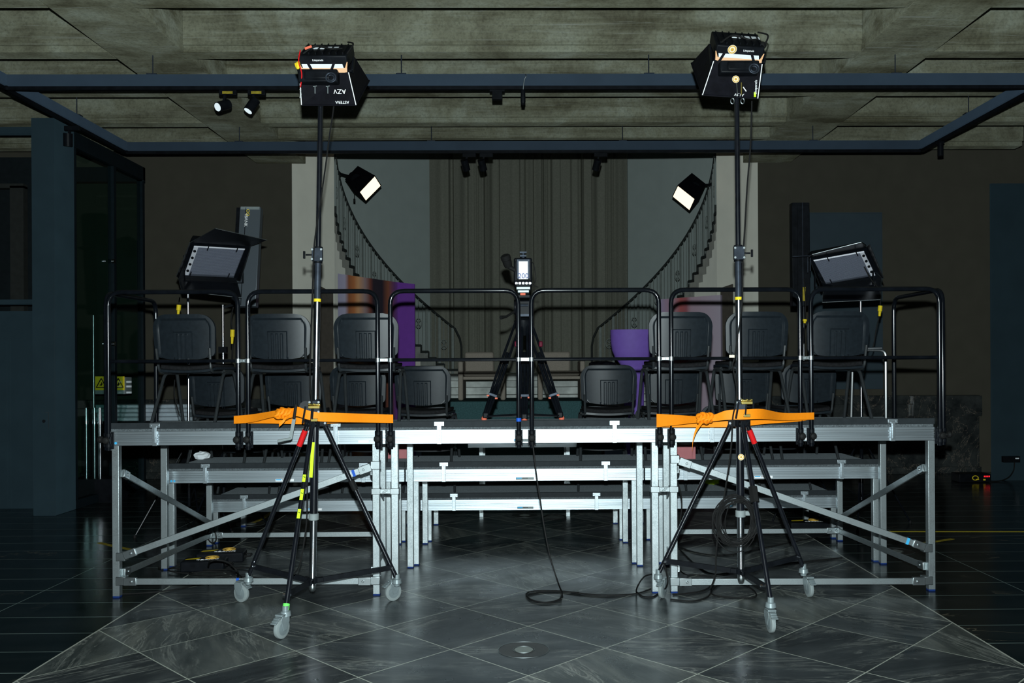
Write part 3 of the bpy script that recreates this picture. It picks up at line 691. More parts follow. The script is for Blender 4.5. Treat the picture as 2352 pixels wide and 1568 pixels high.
brace('diagonal_brace', P_(1560, 1058), P_(2124, 1256), 'long diagonal brace falling right across the front of the right tribune deck', tape=(.93, 'cyan_dot'))
brace('bottom_brace', P_(285, 1335), P_(852, 1334), 'horizontal brace near the floor under the left front deck', tape=(.46, 'blue_tape'))
brace('bottom_brace', P_(1560, 1336), P_(2124, 1334), 'horizontal brace near the floor under the right front deck')
for ci, nm in ((0, 'left'), (2, 'right')):
    a = LEG[(ci, 1, 1, -1)]; c = LEG[(ci, 1, 1, 1)]; zz = .10
    brace('bottom_brace', (a[0]+.04, a[1]-.03, zz), (c[0]-.04, c[1]-.03, zz), 'horizontal brace near the floor behind the %s middle row deck' % nm, collars=False)
for (ci, s, nm) in ((0, -1, 'outer left end'), (2, 1, 'outer right end'), (0, 1, 'inner side of the left section'), (2, -1, 'inner side of the right section')):
    f_ = LEG[(ci, 0, 0, s)]; r_ = LEG[(ci, 1, 1, s)]
    sh = .035*(-s if abs(s) else 0)
    brace('side_brace', (f_[0]+sh, f_[1]+.02, .885), (r_[0]+sh, r_[1], .19), 'steep diagonal side brace of the tribune, %s' % nm, up=(1, 0, 0), collars=False)
    brace('side_brace', (f_[0]+sh, f_[1]+.02, .17), (r_[0]+sh, r_[1], .105), 'low side brace along the floor, %s' % nm, up=(1, 0, 0), collars=False)
# ================================================================== guard rails
def guard(xa, xb, y, label, side=False, y2=None):
    zt, zb, zm = 2.178, 1.055, at(xa if False else 1000, 826, 6.40).z
    if not side:
        A, B = V((xa, y, zb)), V((xb, y, zb)); 
    else: A, B = V((xa, y, zb)), V((xa, y2, zb))
    t = thing('guard_rail', label, 'guard rail', A, 'black tribune guard rails')
    T = V((0, 0, zt-zb))
    mk('rail_frame', MB().tube(arc_path([A, A+T, B+T, B], .10), .0165, 12), 'black_metal', t)
    D = (B-A).normalized(); mz = V((0, 0, zm-zb))
    mk('mid_rail', MB().tube([A+mz+D*.01, B+mz-D*.01], .0125, 10), 'black_metal', t)
    out = V((0, -1, 0)) if not side else V((-1 if xa < 0 else 1, 0, 0))
    for p in (A, B):
        b = MB(); b.bar(p+V((0, 0, .01))-out*.02, p+V((0, 0, .13))-out*.02, .055, .012, up=out)
        for z in (.035, .11): b.cyl(p+V((0, 0, z-.012)), p+V((0, 0, z+.012)), .022, k=12)
        mk('clamp', b, 'black_paint', t, bev=.002)
        k = MB().lathe(p+V((0, 0, .075))+out*.015, out, [(0, .008), (.012, .010), (.014, .022), (.03, .026), (.045, .020), (.05, .008)], 14)
        mk('knob', k, 'black_rubber', t)
    return t
yg = 6.395
xs_ = [(249, 547), (570, 868), (897, 1191), (1221, 1514), (1542, 1838), (1863, 2158)]
GR = []
nm = ['leftmost of the six front guard rails, in front of the left panel light', 'second front guard rail from the left, behind the left orange strap', 'third front guard rail from the left, left of the camera tripod',
      'fourth front guard rail from the left, right of the camera tripod', 'fifth front guard rail from the left, behind the right orange strap', 'rightmost of the six front guard rails, in front of the right panel light']
for (a_, b_), l_ in zip(xs_, nm):
    A_, B_ = at(a_, 860, yg).x, at(b_, 860, yg).x; GR.append((A_, B_)); g_ = guard(A_, B_, yg, l_)
    if a_ in (249, 897): 
        p_ = B_; mk('blue_tape', MB().cyl((p_, yg, 1.245), (p_, yg, 1.27), .0185), 'blue_tape', g_)
guard(GR[0][0]-.035, 0, 6.44, 'left side guard rail running back from the front corner of the tribune', True, 7.30)
guard(GR[-1][1]+.045, 0, 6.44, 'right side guard rail running back from the front corner of the tribune', True, 7.30)
def link(x0, x1, y, z, label):
    b = MB(); b.box((x0, y-.010, z-.012), (x1, y+.010, z+.012)); 
    for x in (x0, x1): b.cyl((x, y, z-.016), (x, y, z+.016), .021, k=12)
    b.cyl(((x0+x1)/2, y-.016, z), ((x0+x1)/2, y, z), .006, k=8)
    tag(mk('rail_link', b, 'zinc', None, bev=.002, loc=(x0, y, z)), label, 'rail link', 'small links joining the guard rails')
zm = at(1000, 826, 6.40).z
for i in range(5): link(GR[i][1], GR[i+1][0], yg, zm, 'small silver link joining the %s and %s front guard rails' % (('first', 'second', 'third', 'fourth', 'fifth')[i], ('second', 'third', 'fourth', 'fifth', 'sixth')[i]))
# ================================================================== chairs
def make_chair(label, loc):
    t = thing('stacking_chair', label, 'chair', (0, 0, 0), 'black audience chairs on the tribune')
    HW, zb, zt = .250, .525, .835; rc = .115
    def hw(z):
        w_ = HW-.014*(1-(z-zb)/(zt-zb))
        d = z-(zt-rc)
        if d > 0: w_ = w_-rc+math.sqrt(max(0, rc*rc-d*d))
        d = (zb+.03)-z
        if d > 0: w_ -= .03-math.sqrt(max(0, .03**2-d*d))
        return w_
    def back(off):
        def f(u, v):
            z0 = zb+(zt-zb)*(1-(1-v)**1.0); z = z0
            w_ = hw(z); x = (2*u-1)*w_
            dip = .034*(1-(x/HW)**2)*(1-v)**2
            y = -.205-.10*(z-zb)-.035*(1-(x/HW)**2)+.012
            a = abs(x)/HW; h = 0.0
            rimw = .045
            inn = min(w_-abs(x), zt-z, 9)
            if inn > rimw: h = .015
            elif inn > rimw-.012: h = .015*(inn-(rimw-.012))/.012
            y += h
            if abs(x) < .072 and z < zt-.125:
                y -= .012
                for rx in (-.034, 0.0, .034):
                    if abs(x-rx) < .009 and z < zt-.145: y -= .007
            return V((x, y+off, z-dip))
        return f
    bk = MB().sheet(back(0), 84, 40, (0, .022, 0)); mk('backrest', bk, 'chair_plastic', t, sm=28)
    mk('back_pad', MB().sheet(lambda u, v: V(((2*u-1)*.20, -.175-.10*(v*.24)-.02*(1-(2*u-1)**2), .56+.24*v)), 12, 6, (0, .018, 0)), 'chair_fabric', t, bev=.006)
    def seat(u, v):
        x = (2*u-1); e = (2*v-1); wx = .235*(1-.06*abs(e)**3)
        X_ = x*wx*(1-.10*max(0, abs(e)-.6)); Y_ = .01+e*.215*(1-.08*max(0, abs(x)-.6))
        return V((X_, Y_, .425-.02*(1-x*x)*(1-abs(e))-.012*max(0, abs(e)-.8)*5+.012*x*x))
    sm_ = MB().sheet(lambda u, v: seat(u, v)-V((0, 0, .018)), 16, 14, (0, 0, .018)); mk('seat_shell', sm_, 'chair_plastic', t)
    mk('seat_cushion', MB().sheet(lambda u, v: V((seat(u, v).x*.95, seat(u, v).y*.95, seat(u, v).z)), 14, 12, (0, 0, .03)), 'chair_fabric', t, bev=.008)
    for s in (-1, 1):
        mk('leg', MB().tube(arc_path([(s*.222, -.02, .405), (s*.236, .12, .405), (s*.25, .245, .004)], .05), .0125, 8), 'chair_tube', t)
        mk('leg', MB().tube(arc_path([(s*.222, .10, .392), (s*.236, -.06, .392), (s*.25, -.24, .004)], .05), .0125, 8), 'chair_tube', t)
        mk('back_post', MB().tube(arc_path([(s*.20, .02, .398), (s*.205, -.20, .400), (s*.212, -.228, .58)], .05), .011, 8), 'chair_tube', t)
    b = MB()
    for y in (-.02, .09): b.tube([(-.23, y, .398), (.23, y, .398)], .0105, 8)
    mk('seat_frame', b, 'chair_tube', t)
    t.location = loc
    return t
deckname = ('top row', 'middle row', 'lowest row')
first = None; CH = []
def place(px, ri, Y, rz, label):
    global first
    p = V((at(px, 860, Y-.2).x, Y, ZD[ri]+.001))
    if first is None: first = make_chair(label, p); first.rotation_euler = (0, 0, rz); return first
    return copy_tree(first, label, p, rz)
yb0 = 7.0
top = [(432, R(-7), 'leftmost chair of the top row, turned slightly sideways'), (641, R(-1), 'second chair of the top row from the left, behind the left light stand'), (843, R(-1), 'third chair from the left in the top row, before the striped board'),
       (1560, R(3), 'chair of the top row nearest the camera tripod on its right'), (1733, R(5), 'chair of the top row directly behind the right light stand pole'), (1920, R(5), 'rightmost chair of the top row, below the right panel light')]
for px, rz, l in top: place(px, 0, yb0, rz, 'black '+l)
mid = [(503, R(-5), 'leftmost chair of the middle row'), (677, R(-3), 'second chair of the middle row from the left'), (825, R(-3), 'third chair of the middle row from the left'), (975, R(-4), 'chair of the middle row just left of the camera tripod'),
       (1398, R(0), 'chair of the middle row just right of the camera tripod'), (1543, R(3), 'chair of the middle row behind the right orange strap end'), (1704, R(2), 'chair of the middle row behind the right light stand'), (1853, R(4), 'rightmost chair of the middle row')]
for px, rz, l in mid: place(px, 1, 7.98, rz, 'black '+l)
low = [(560, 'leftmost'), (700, 'second from the left'), (845, 'third from the left'), (985, 'fourth from the left, left of the camera tripod'), (1385, 'right of the camera tripod'), (1515, 'third from the right'), (1665, 'second from the right'), (1800, 'rightmost')]
for px, l in low: place(px, 2, 8.98, 0, 'black chair in the lowest tribune row, '+l)
# one chair arm standing out past the last chair
t = thing('chair', 'black tubular armchair side seen right of the rightmost top row chair', 'chair', (at(2035, 960, 7.1).x, 7.1, ZD[0]))
x = at(2035, 960, 7.1).x; zz = ZD[0]
mk('arm_tube', MB().tube(arc_path([(x, 7.1, zz+.002), (x, 7.1, at(2035, 804, 7.1).z), (x-.17, 7.15, at(1985, 803, 7.15).z)], .05), .0125, 8), 'chair_tube', t)
mk('arm_pad', MB().bar((x-.16, 7.15, at(1985, 803, 7.15).z+.01), (x-.02, 7.11, at(1985, 803, 7.15).z+.012), .035, .018), 'chair_plastic', t, bev=.005)
b = MB().tube([(x-.17, 7.15, at(1985, 803, 7.15).z), (x-.18, 7.2, zz+.45)], .0125, 8); b.tube(arc_path([(x-.18, 7.2, zz+.45), (x-.18, 7.33, zz+.44), (x-.19, 7.34, zz+.002)], .03), .0125, 8); mk('rear_tube', b, 'chair_tube', t)
# low table behind the tribune
p0, p1 = at(1075, 1018, 9.75), at(1334, 1018, 9.75)
t = thing('low_table', 'low table with silver edge standing behind the middle of the tribune', 'table', ((p0.x+p1.x)/2, 9.9, 0)); z = p0.z
mk('table_top', MB().box((p0.x, 9.75, z-.012), (p1.x, 10.35, z)), 'black_paint', t)
b = MB(); b.box((p0.x, 9.74, z-.045), (p1.x, 9.76, z-.003)); b.box((p0.x, 10.33, z-.045), (p1.x, 10.35, z-.003)); mk('edge_frame', b, 'alu', t)
for x in (p0.x+.14, p1.x-.14):
    for y in (9.8, 10.3): mk('leg', MB().box((x-.02, y-.02, 0), (x+.02, y+.02, z-.03)), 'galv', t)
# small things lying on the decks
def crate(px, py, px2, Y, zz, label):
    a, c = at(px, py, Y), at(px2, py, Y); t = thing('pink_box', label, 'box', ((a.x+c.x)/2, Y, zz), 'pink boxes on the middle row deck')
    mk('box_body', MB().box((a.x, Y, zz+.001), (c.x, Y+.13, zz+.125)), 'pink', t, bev=.004)
    b = MB(); 
    for k in range(3): b.bar((a.x+.04+k*.02, Y+.06, zz+.125), ((a.x+c.x)/2+.05-k*.05, Y+.06, zz+.165+.01*k), .07, .004, up=(0, 1, 0))
    b.lathe(((a.x+c.x)/2, Y+.06, zz+.12), (0, 0, 1), [(0, .05), (.02, .055), (.04, .035), (.05, .01)], 10); mk('crumpled_paper', b, 'label_white', t)
crate(878, 1048, 936, 8.1, ZD[1], 'pink box with crumpled white paper on the left half of the tribune')
crate(1553, 1048, 1598, 7.9, ZD[1], 'pink box with crumpled white paper beside the right light stand')
q = at(465, 1045, 8.1)
t = thing('wrapped_bundle', 'white crumpled plastic bundle on the left end of the middle deck', 'plastic bag', (q.x, 8.1, ZD[1]))
b = MB()
rnd = random.Random(4)
def blob(b, c, r, sq, n1=10, n2=7, jit=.18):
    vs = [V(c)+V((0, 0, -r*sq))]
    for j in range(1, n2):
        for i in range(n1):
            a = 2*math.pi*i/n1; ph = math.pi*j/n2-math.pi/2; rr = r*(1+rnd.uniform(-jit, jit))
            vs.append(V(c)+V((rr*math.cos(ph)*math.cos(a), rr*math.cos(ph)*math.sin(a)*.7, rr*sq*math.sin(ph))))
    vs.append(V(c)+V((0, 0, r*sq))); fs = [(0, 1+(i+1) % n1, 1+i) for i in range(n1)]
    for j in range(n2-2):
        for i in range(n1): fs.append((1+j*n1+i, 1+j*n1+(i+1) % n1, 1+(j+1)*n1+(i+1) % n1, 1+(j+1)*n1+i))
    L = len(vs)-1; fs += [(L, L-n1+i, L-n1+(i+1) % n1) for i in range(n1)]
    b.add(vs, fs)
blob(b, (q.x, 8.1, ZD[1]+.04), .075, .5); mk('wrapping', b, 'white', t, sm=0)
q = fl_at(1635, 1113, ZD[2])
b = MB(); blob(b, (q.x, q.y, ZD[2]+.045), .09, .45); tag(mk('safety_vest', b, 'neon', None, sm=0, loc=q), 'crumpled neon yellow cloth on the lowest deck seen between the right stand legs', 'cloth')
n = NT('blue grey casing'); n.set(col=(0.085, 0.10, 0.115), rough=0.35, metal=0.2); M['casing_blue_grey'] = n.mat  # plain blue grey casing colour of the left lamp bank
# ================================================================== tall wheeled light stands with softboxes
def caster(foot, axis_dir, wheel_c, t):
    """wheel_c: wheel centre, r .038; foot: bottom end of the leg tube"""
    w_ = V(wheel_c); f = V(foot); r = w_.z
    ax = V(axis_dir).normalized()
    c = MB().lathe(w_-ax*.014, ax, [(0, r*.85), (.003, r*.98), (.008, r), (.020, r), (.025, r*.98), (.028, r*.85)], 24)
    root = mk('caster', MB().lathe(f, V((0, 0, -1)), [(-.03, .019), (0, .020), (.004, .030), (.03, .034), (.036, .022), (.05, .020)], 16), 'caster_zinc', t)
    mk('wheel', c, 'wheel_rubber', root)
    mk('wheel_hub', MB().lathe(w_-ax*.018, ax, [(0, r*.3), (.003, r*.66), (.033, r*.66), (.036, r*.3)], 20), 'caster_zinc', root)
    dr = V((0, 0, 1)).cross(ax).normalized()
    b = MB()
    for s in (-1, 1):
        pl = [w_+ax*s*.022+dr*dx+V((0, 0, dz)) for dx, dz in ((-.012, -.012), (.016, -.010), (.042, r*.55), (.044, r*1.1), (.02, r*1.42), (-.018, r*1.38), (-.034, r*.9))]
        b.prism(pl, ax*s*.004)
    b.bar(w_-ax*.026+V((0, 0, r*1.32)), w_+ax*.026+V((0, 0, r*1.32)), .060, .012)
    mk('fork', b, 'caster_zinc', root, bev=.002)
    b = MB()
    for k_ in range(3): b.bar(w_-dr*(.030+.014*k_)+V((0, 0, r*(1.15-.17*k_))), w_-dr*(.052+.014*k_)+V((0, 0, r*(1.05-.17*k_))), .040, .007)
    mk('brake_pedal', b, 'caster_zinc', root, bev=.002)
def strut_leg(t, top, foot, sticker=None, bump=None):
    lg = mk('leg', MB().tube([top, foot], .0155, 12), 'stand_black', t)
    return lg
def disc_logo(c, nrm, r, parent, up=(0, 0, 1)):
    nrm = V(nrm).normalized(); c = V(c)
    for i, (rr, m) in enumerate(((1, 'cream'), (.9, 'gold'), (.66, 'cream'), (.36, 'gold'))):
        mk('round_sticker' if i == 0 else 'sticker_ring', MB().cyl(c+nrm*(i*.0006), c+nrm*(.0006+i*.0006), r*rr, k=28), m, parent)
def light_stand(label, base, hub_bot, hub_top, top, feet, wheels, axes, spreads, mirror):
    t = thing('light_stand', label, 'light stand', base)
    hb, ht, tp = V(hub_bot), V(hub_top), V(top)
    d = (tp-hb).normalized(); L = (tp-hb).length
    P = lambda z: hb+d*((z-hb.z)/d.z)
    # column sections
    mk('column', MB().cyl(P(hb.z-.03), P(.66), .0235, k=20), 'chrome', t)
    mk('column', MB().cyl(P(.64), P(ht.z+.02), .026, k=20), 'stand_black', t)
    mk('column_foot', MB().lathe(P(hb.z-.07), d, [(0, .012), (.01, .02), (.03, .024), (.06, .02)], 16), 'zinc', t)
    z2 = at(700, 690, 6.0).z; z3 = at(700, 585, 6.0).z
    mk('column', MB().cyl(P(ht.z), P(z2), .0215, k=20), 'chrome', t)
    mk('column', MB().cyl(P(z2-.01), P(z3-.02), .0215, k=20), 'gun_metal', t)
    mk('column', MB().cyl(P(z3-.03), P(tp.z), .0165, k=20), 'stand_black', t)
    mk('tape_band', MB().cyl(P(z2-.008), P(z2+.012), .0245, k=20), 'yellow', t)
    # collars
    for z, rr, hgt in ((ht.z+.10, .032, .10), (z3, .030, .11)):
        mk('collar', MB().cyl(P(z-hgt/2), P(z+hgt/2), rr, k=16), 'black_paint', t, bev=.003)
        mk('collar_block', MB().cbox(P(z)+V((0, -.02, 0)), (.07, .03, hgt*.8)), 'gun_metal', t, bev=.003)
        for s in (-1, 1):
            for dz in (-.032, .032): mk('bolt', MB().cyl(P(z+dz)+V((s*.030, -.03, 0)), P(z+dz)+V((s*.030, -.045, 0)), .0075, k=8), 'zinc', t)
        kn = P(z)+V((.035*mirror*-1, -.01, 0))
        b = MB().cyl(kn, kn+V((-.045*mirror, 0, 0)), .006, k=8); b.cbox(kn+V((-.055*mirror, 0, 0)), (.014, .012, .05)); mk('wing_knob', b, 'black_paint', t, bev=.003)
    b = MB().cyl(P(ht.z-.03), P(ht.z+.02), .034, k=16)
    for f in feet:
        dd = (V(f)-ht); dd.z = 0; dd.normalize(); b.bar(P(ht.z-.01), P(ht.z-.01)+dd*.075, .04, .045)
    mk('crown', b, 'black_paint', t, bev=.003)
    b = MB()
    for f in feet:
        dd = (V(f)-ht); dd.z = 0; dd.normalize(); sd = dd.cross(V((0, 0, 1))); q = P(ht.z-.01)+dd*.06; b.cyl(q-sd*.026, q+sd*.026, .008, k=8)
    mk('hinge_bolt', b, 'chrome', t)
    b = MB().cyl(P(.62), P(.665), .034, k=16); b.cbox(P(.645)+V((-.05*mirror, 0, 0)), (.06, .03, .03)); mk('column_clamp', b, 'grey_plastic', t, bev=.004)
    b = MB().cyl(P(hb.z-.015), P(hb.z+.02), .036, k=16)
    for f, sp in zip(feet, spreads):
        dd = V(sp)-hb; dd.normalize(); b.bar(P(hb.z), P(hb.z)+dd*.07, .04, .03); 
    mk('spreader_hub', b, 'black_paint', t, bev=.003)
    for f, wh, ax, sp in zip(feet, wheels, axes, spreads):
        f = V(f); dd = (f-ht); dd.z = 0; dd.normalize()
        lt = P(ht.z-.015)+dd*.06
        lg = strut_leg(t, lt, f)
        if wh is not None: caster(f+(f-lt).normalized()*.005, ax, wh, t)
        b = MB().bar(P(hb.z)+dd*.03, sp, .016, .034); mk('spreader_bar', b, 'black_paint', t)
        mk('spreader_pin', MB().cyl(V(sp)-dd.cross(V((0, 0, 1)))*.025, V(sp)+dd.cross(V((0, 0, 1)))*.025, .008, k=8), 'chrome', t)
    return t, P
def softbox(label, nl, nr, fr, body_s, P_mount, sx, tilt_txt, fxl=0.0, disc=False, gap=True):
    """nl, nr near lower edge corners of the wide front; fr: vector from the near edge to the far edge"""
    nl, nr, fr = V(nl), V(nr), V(fr); c = (nl+nr)/2+fr/2
    r = (nr-nl).normalized(); u = fr.normalized(); nn = r.cross(u).normalized()
    if nn.z < 0: nn = -nn                          # nn points back from the opening to the lamp head
    t = thing('softbox_light', label, 'softbox', c, 'softboxes on the tall stands')
    bc = c+nn*.20+r*body_s
    hw, hd = .160, .13
    B = [bc-r*hw-u*hd, bc+r*hw-u*hd, bc+r*hw+u*hd, bc-r*hw+u*hd]
    Fq = [nl, nr, nr+fr, nl+fr]
    b = MB()
    def panel(p, q, s_, w2):
        mid = (p+q+s_+w2)/4+ ((c+bc)/2-(p+q+s_+w2)/4)*.06
        b.add([p, q, s_, w2, mid], [(0, 1, 4), (1, 2, 4), (2, 3, 4), (3, 0, 4)])
    for i in range(4): panel(B[i], B[(i+1) % 4], Fq[(i+1) % 4], Fq[i])
    mk('fabric_hood', b, 'black_fabric', t, sm=0)
    mk('diffuser', MB().add([p+nn*.03+(c-p)*.14 for p in Fq], [(0, 1, 2, 3)]), 'white', t, sm=0)
    pr = MB()
    for i in range(4): pr.tube([Fq[i], Fq[(i+1) % 4]], .006, 6)
    mk('rim_piping', pr, 'black_fabric', t)
    out = (Fq[0]-c).normalized()*.004
    for i in range(2):
        off = V((0, -.006, -.002)); mk('white_seam', MB().tube([Fq[i]+off, B[i]+(Fq[i]-B[i])*.10+off], .0032, 6), 'label_white', t)
    # lamp head: slab with fins
    b = MB()
    rot = Matrix((r, u, nn)).transposed()
    b.cbox(bc+nn*.045, (hw*2, hd*2, .082), rot); mk('lamp_head', b, 'black_paint', t, bev=.008)
    b = MB(); bb = bc-u*hd*1.02+nn*.005
    # glowing gap seen between head and hood
    FP = lambda x_, h_, o_=.004: bc+r*x_-u*(hd+o_)+nn*h_
    mk('glowing_gap', MB().prism([FP(-hw*.97, .006), FP(hw*.97, .006), FP(hw*.97, -.022, .012), FP(-hw*.97, -.022, .012)], u*.004), 'lamp_slot', t, sm=0)
    for x_ in (-hw*.97, hw*.97): mk('glowing_gap', MB().prism([FP(x_, .0), FP(x_*.90, .0), FP(x_*1.02, .045), FP(x_*1.05, .045)], u*.004), 'lamp_slot', t, sm=0)
    mk('reflective_strip', MB().prism([FP(-hw*.84, .006, .005), FP(hw*.84, .006, .005), FP(hw*.80, .032, .005), FP(-hw*.88, .032, .005)], u*.002), 'white', t, sm=0)
    for k in (-.62, .48): mk('strap', MB().prism([FP(hw*(k-.06), .045, .009), FP(hw*(k+.06), .045, .009), FP(hw*(k+.06-.22*sx*(1 if k > 0 else -1)), -.03, .018), FP(hw*(k-.06-.22*sx*(1 if k > 0 else -1)), -.03, .018)], u*.002), 'black_fabric', t, sm=0)
    mk('silver_edge', MB().prism([FP(-hw*.2*sx-hw*.5, .087, -.15), FP(-hw*.2*sx+hw*.75, .087, -.15), FP(-hw*.2*sx+hw*.75, .087, -.19), FP(-hw*.2*sx-hw*.5, .087, -.19)], nn*.003), 'white', t, sm=0)
    # gear on the back plate
    tp = bc+nn*.090
    g = MB()
    for k in range(7): g.bar(tp+r*(hw*(-.85+k*.28))-u*hd*.8, tp+r*(hw*(-.85+k*.28))+u*hd*.8, .006, .02)
    mk('cooling_fins', g, 'black_paint', t)
    g = MB()
    g.tube(smooth_path([tp-r*.13-u*.10, tp-r*.05-u*.06+nn*.04, tp+r*.05-u*.09+nn*.03, tp+r*.12-u*.05+nn*.02]), .006, 6)
    g.tube(smooth_path([tp+r*hw-u*.1, tp+r*(hw+.03)-u*.02+nn*.04, tp+r*(hw-.02)+u*.06+nn*.03]), .006, 6)
    mk('head_cable', g, 'black_rubber', t)
    face = bc+nn*.035-u*(hd+.001)
    # control unit hanging in the yoke
    cu = P_mount+V((0, -.05, .020))
    mk('control_unit', MB().cbox(cu, (.26, .09, .085)).cbox(cu+V((.0, -.05, .0)), (.17, .02, .06)), 'black_paint', t, bev=.01)
    b = MB().tube([cu+V((sx*-.0+.09, -.06, -.02))+V((.032*math.cos(a), 0, .03*math.sin(a))) for a in [2*math.pi*j/20 for j in range(20)]], .005, 6, closed=True)
    b.tube([cu+V((.09, -.055, -.02))+V((.020*math.cos(a), 0, .018*math.sin(a))) for a in [2*math.pi*j/16 for j in range(16)]], .004, 6, closed=True); mk('dial', b, 'gun_metal', t)
    g = MB(); g.bar(P_mount+V((0, -.0, -.03)), P_mount+V((0, 0, .08)), .03, .03)
    e0, e1 = bc-r*(hw+.02), bc+r*(hw+.02); mid = V((P_mount.x, P_mount.y, P_mount.z+.075))
    g.bar(mid, V((e0.x, mid.y, mid.z)), .012, .035, up=(0, 1, 0)); g.bar(mid, V((e1.x, mid.y, mid.z)), .012, .035, up=(0, 1, 0))
    g.bar(V((e0.x, mid.y, mid.z)), e0+nn*.03, .035, .012, up=(1, 0, 0)); g.bar(V((e1.x, mid.y, mid.z)), e1+nn*.03, .035, .012, up=(1, 0, 0))
    mk('yoke', g, 'black_paint', t, bev=.002)
    return t, dict(r=r, u=u, nn=nn, B=B, F=Fq, bc=bc, face=face, FP=FP, hd=hd, hw=hw, tp=tp, cu=cu)
# ---- left stand
YS = 6.02
ht = at(718, 968, YS); hb = at(718, 1333, YS-.02); tp = at(737, 205, YS)
feet = [at(571, 1323, 6.22), at(911, 1327, 6.22), at(656, 1400, 5.47)]
wheels = [fl_at(562, 1376) , fl_at(904, 1377), fl_at(647, 1466)]
wheels = [V((w_.x, min(w_.y, 6.30), .062)) for w_ in wheels]
spreads = [at(583, 1301, 6.17), at(899, 1303, 6.19), at(659, 1366, 5.57)]
LS, PL = light_stand('tall black wheeled light stand on the left, with neon tape on its leg', (hb.x, hb.y, 0), hb, ht, tp, feet, wheels, [(.5, 1, 0), (.8, -1, 0), (1, -.45, 0)], spreads, 1)
LS.name = 'light_stand'
# neon tape, red sleeve, green ring, labels on legs
def along(a, c, t0, t1, r, m, name, parent, k=12):
    a, c = V(a), V(c); return mk(name, MB().cyl(a+(c-a)*t0, a+(c-a)*t1, r, k=k), m, parent)
lt = lambda P, f, ht_: P(ht_.z-.015)+((V((f.x-ht_.x, f.y-ht_.y, 0))).normalized())*.06
l3 = lt(PL, feet[2], ht); l0 = lt(PL, feet[0], ht)
mk('neon_tape', MB().bar(at(719, 1015, YS-.045), at(714, 1096, YS-.05), .022, .003, up=(0, 1, 0)), 'neon', LS)
along(l0, feet[0], .04, .14, .019, 'red', 'red_sleeve', LS)
along(l3, feet[2], .97, 1.0, .021, 'green', 'green_ring', LS)
for k_, (a_, c_) in enumerate(((.285, .325), (.365, .425), (.475, .525))):
    lb = mk('yellow_label', MB().bar(l3+(feet[2]-l3)*a_+V((0, -.017, 0)), l3+(feet[2]-l3)*c_+V((0, -.017, 0)), .020, .002, up=(0, 1, 0)), 'neon', LS)
    p_ = l3+(feet[2]-l3)*((a_+c_)/2)+V((0, -.0185, 0)); mk('printed_mark', MB().bar(p_+V((-.004, 0, .012)), p_+V((.008, 0, .004)), .004, .001, up=(0, 1, 0)).bar(p_+V((-.008, 0, -.008)), p_+V((.006, 0, -.014)), .004, .001, up=(0, 1, 0)), 'black_paint', lb)
dl = (feet[2]-l3).normalized()
along(lt(PL, feet[1], ht), feet[1], .36, .42, .022, 'black_rubber', 'leg_sleeve', LS)
# crank
c0 = at(680, 985, 5.93)
mk('crank', MB().bar(at(676, 960, 5.95), at(667, 1008, 5.93), .022, .006, up=(0, 1, 0)).tube([at(668, 1007, 5.93), at(638, 1013, 5.90)], .009, 8), 'grey_plastic', LS)
mk('crank_handle', MB().tube([at(680, 928, 5.93), at(675, 962, 5.93)], .010, 8), 'black_rubber', LS)
mk('winch_housing', MB().cyl(at(702, 935, 6.06), at(702, 935, 5.98), .042, k=20), 'black_paint', LS)
nl, nr = at(693, 241, 5.98), at(818, 241, 5.98)
fr = V((0, .42, .30)); q = at(848, 185, 6.40); fr = V((q.x-nr.x, .42, q.z-nr.z))
SB, D = softbox('black softbox on top of the left tall stand, tilted down toward the stage', nl, nr, fr, -.035, at(737, 190, 6.0), 1, 'a')
t_ = D
ln = (D['B'][0]+D['B'][1]+D['F'][0]+D['F'][1])/4
wdir = (D['F'][0]-D['B'][0]); pn = D['r'].cross((D['F'][1]+D['F'][0]-D['B'][0]-D['B'][1]).normalized()); 
if pn.y > 0: pn = -pn
dn = ((D['F'][1]+D['F'][0]-D['B'][0]-D['B'][1])).normalized()
def on_hood(D, s, f): # s -1..1 across, f 0..1 from head to rim, on the near panel
    a = D['B'][0].lerp(D['F'][0], f); c = D['B'][1].lerp(D['F'][1], f); m = a.lerp(c, (s+1)/2)
    return m
def hood_txt(D, txt, size, s, f, par, flip=True, mat='label_white'):
    dn = ((D['F'][1]+D['F'][0]-D['B'][0]-D['B'][1])).normalized(); rr = D['r']; nrm = rr.cross(dn)
    o_ = on_hood(D, s, f)+V((0, -.010, -.004))
    text_mb(txt, size, o_, -rr if flip else rr, dn if flip else -dn, mat, par)
hood_txt(D, 'AZV', .044, .50, .62, SB); hood_txt(D, 'ASTERA', .026, .52, .92, SB)
def head_txt(D, px, py, txt, size, par, mat='label_white'):
    text_mb(txt, size, D['FP'](px, py, .006), D['r'], D['nn'], mat, par)
head_txt(D, -.03, .058, 'Litepanels', .018, SB)
for dx in (-.038, .046):
    q = at(737, 215, 5.9)+V((dx, 0, 0)); b = MB().bar(q, q+V((0, 0, .05)), .004, .004, up=(0, 1, 0)); b.bar(q+V((-.012, 0, .046)), q+V((.012, 0, .05)), .004, .004, up=(0, 1, 0)); mk('hook_bracket', b, 'grey_plastic', SB)
mk('red_tag', MB().bar(at(700, 112, 5.9), at(716, 106, 5.9), .016, .006, up=(0, 1, 0)), 'orange_rubber', SB, bev=.002)
q = at(684, 150, 5.93); b = MB(); blob(b, q, .020, 1.4, 7, 5); mk('yellow_tag', b, 'yellow', SB, sm=0)
b = MB(); b.tube(smooth_path([at(690, 115, 5.93), at(686, 140, 5.9), at(693, 170, 5.9), at(690, 200, 5.93)]), .004, 6); mk('red_cord', b, 'red', SB)
text_mb('Litepanels', .016, at(690, 214, 5.93), (0, 0, 1), (-1, 0, 0), 'label_white', SB)
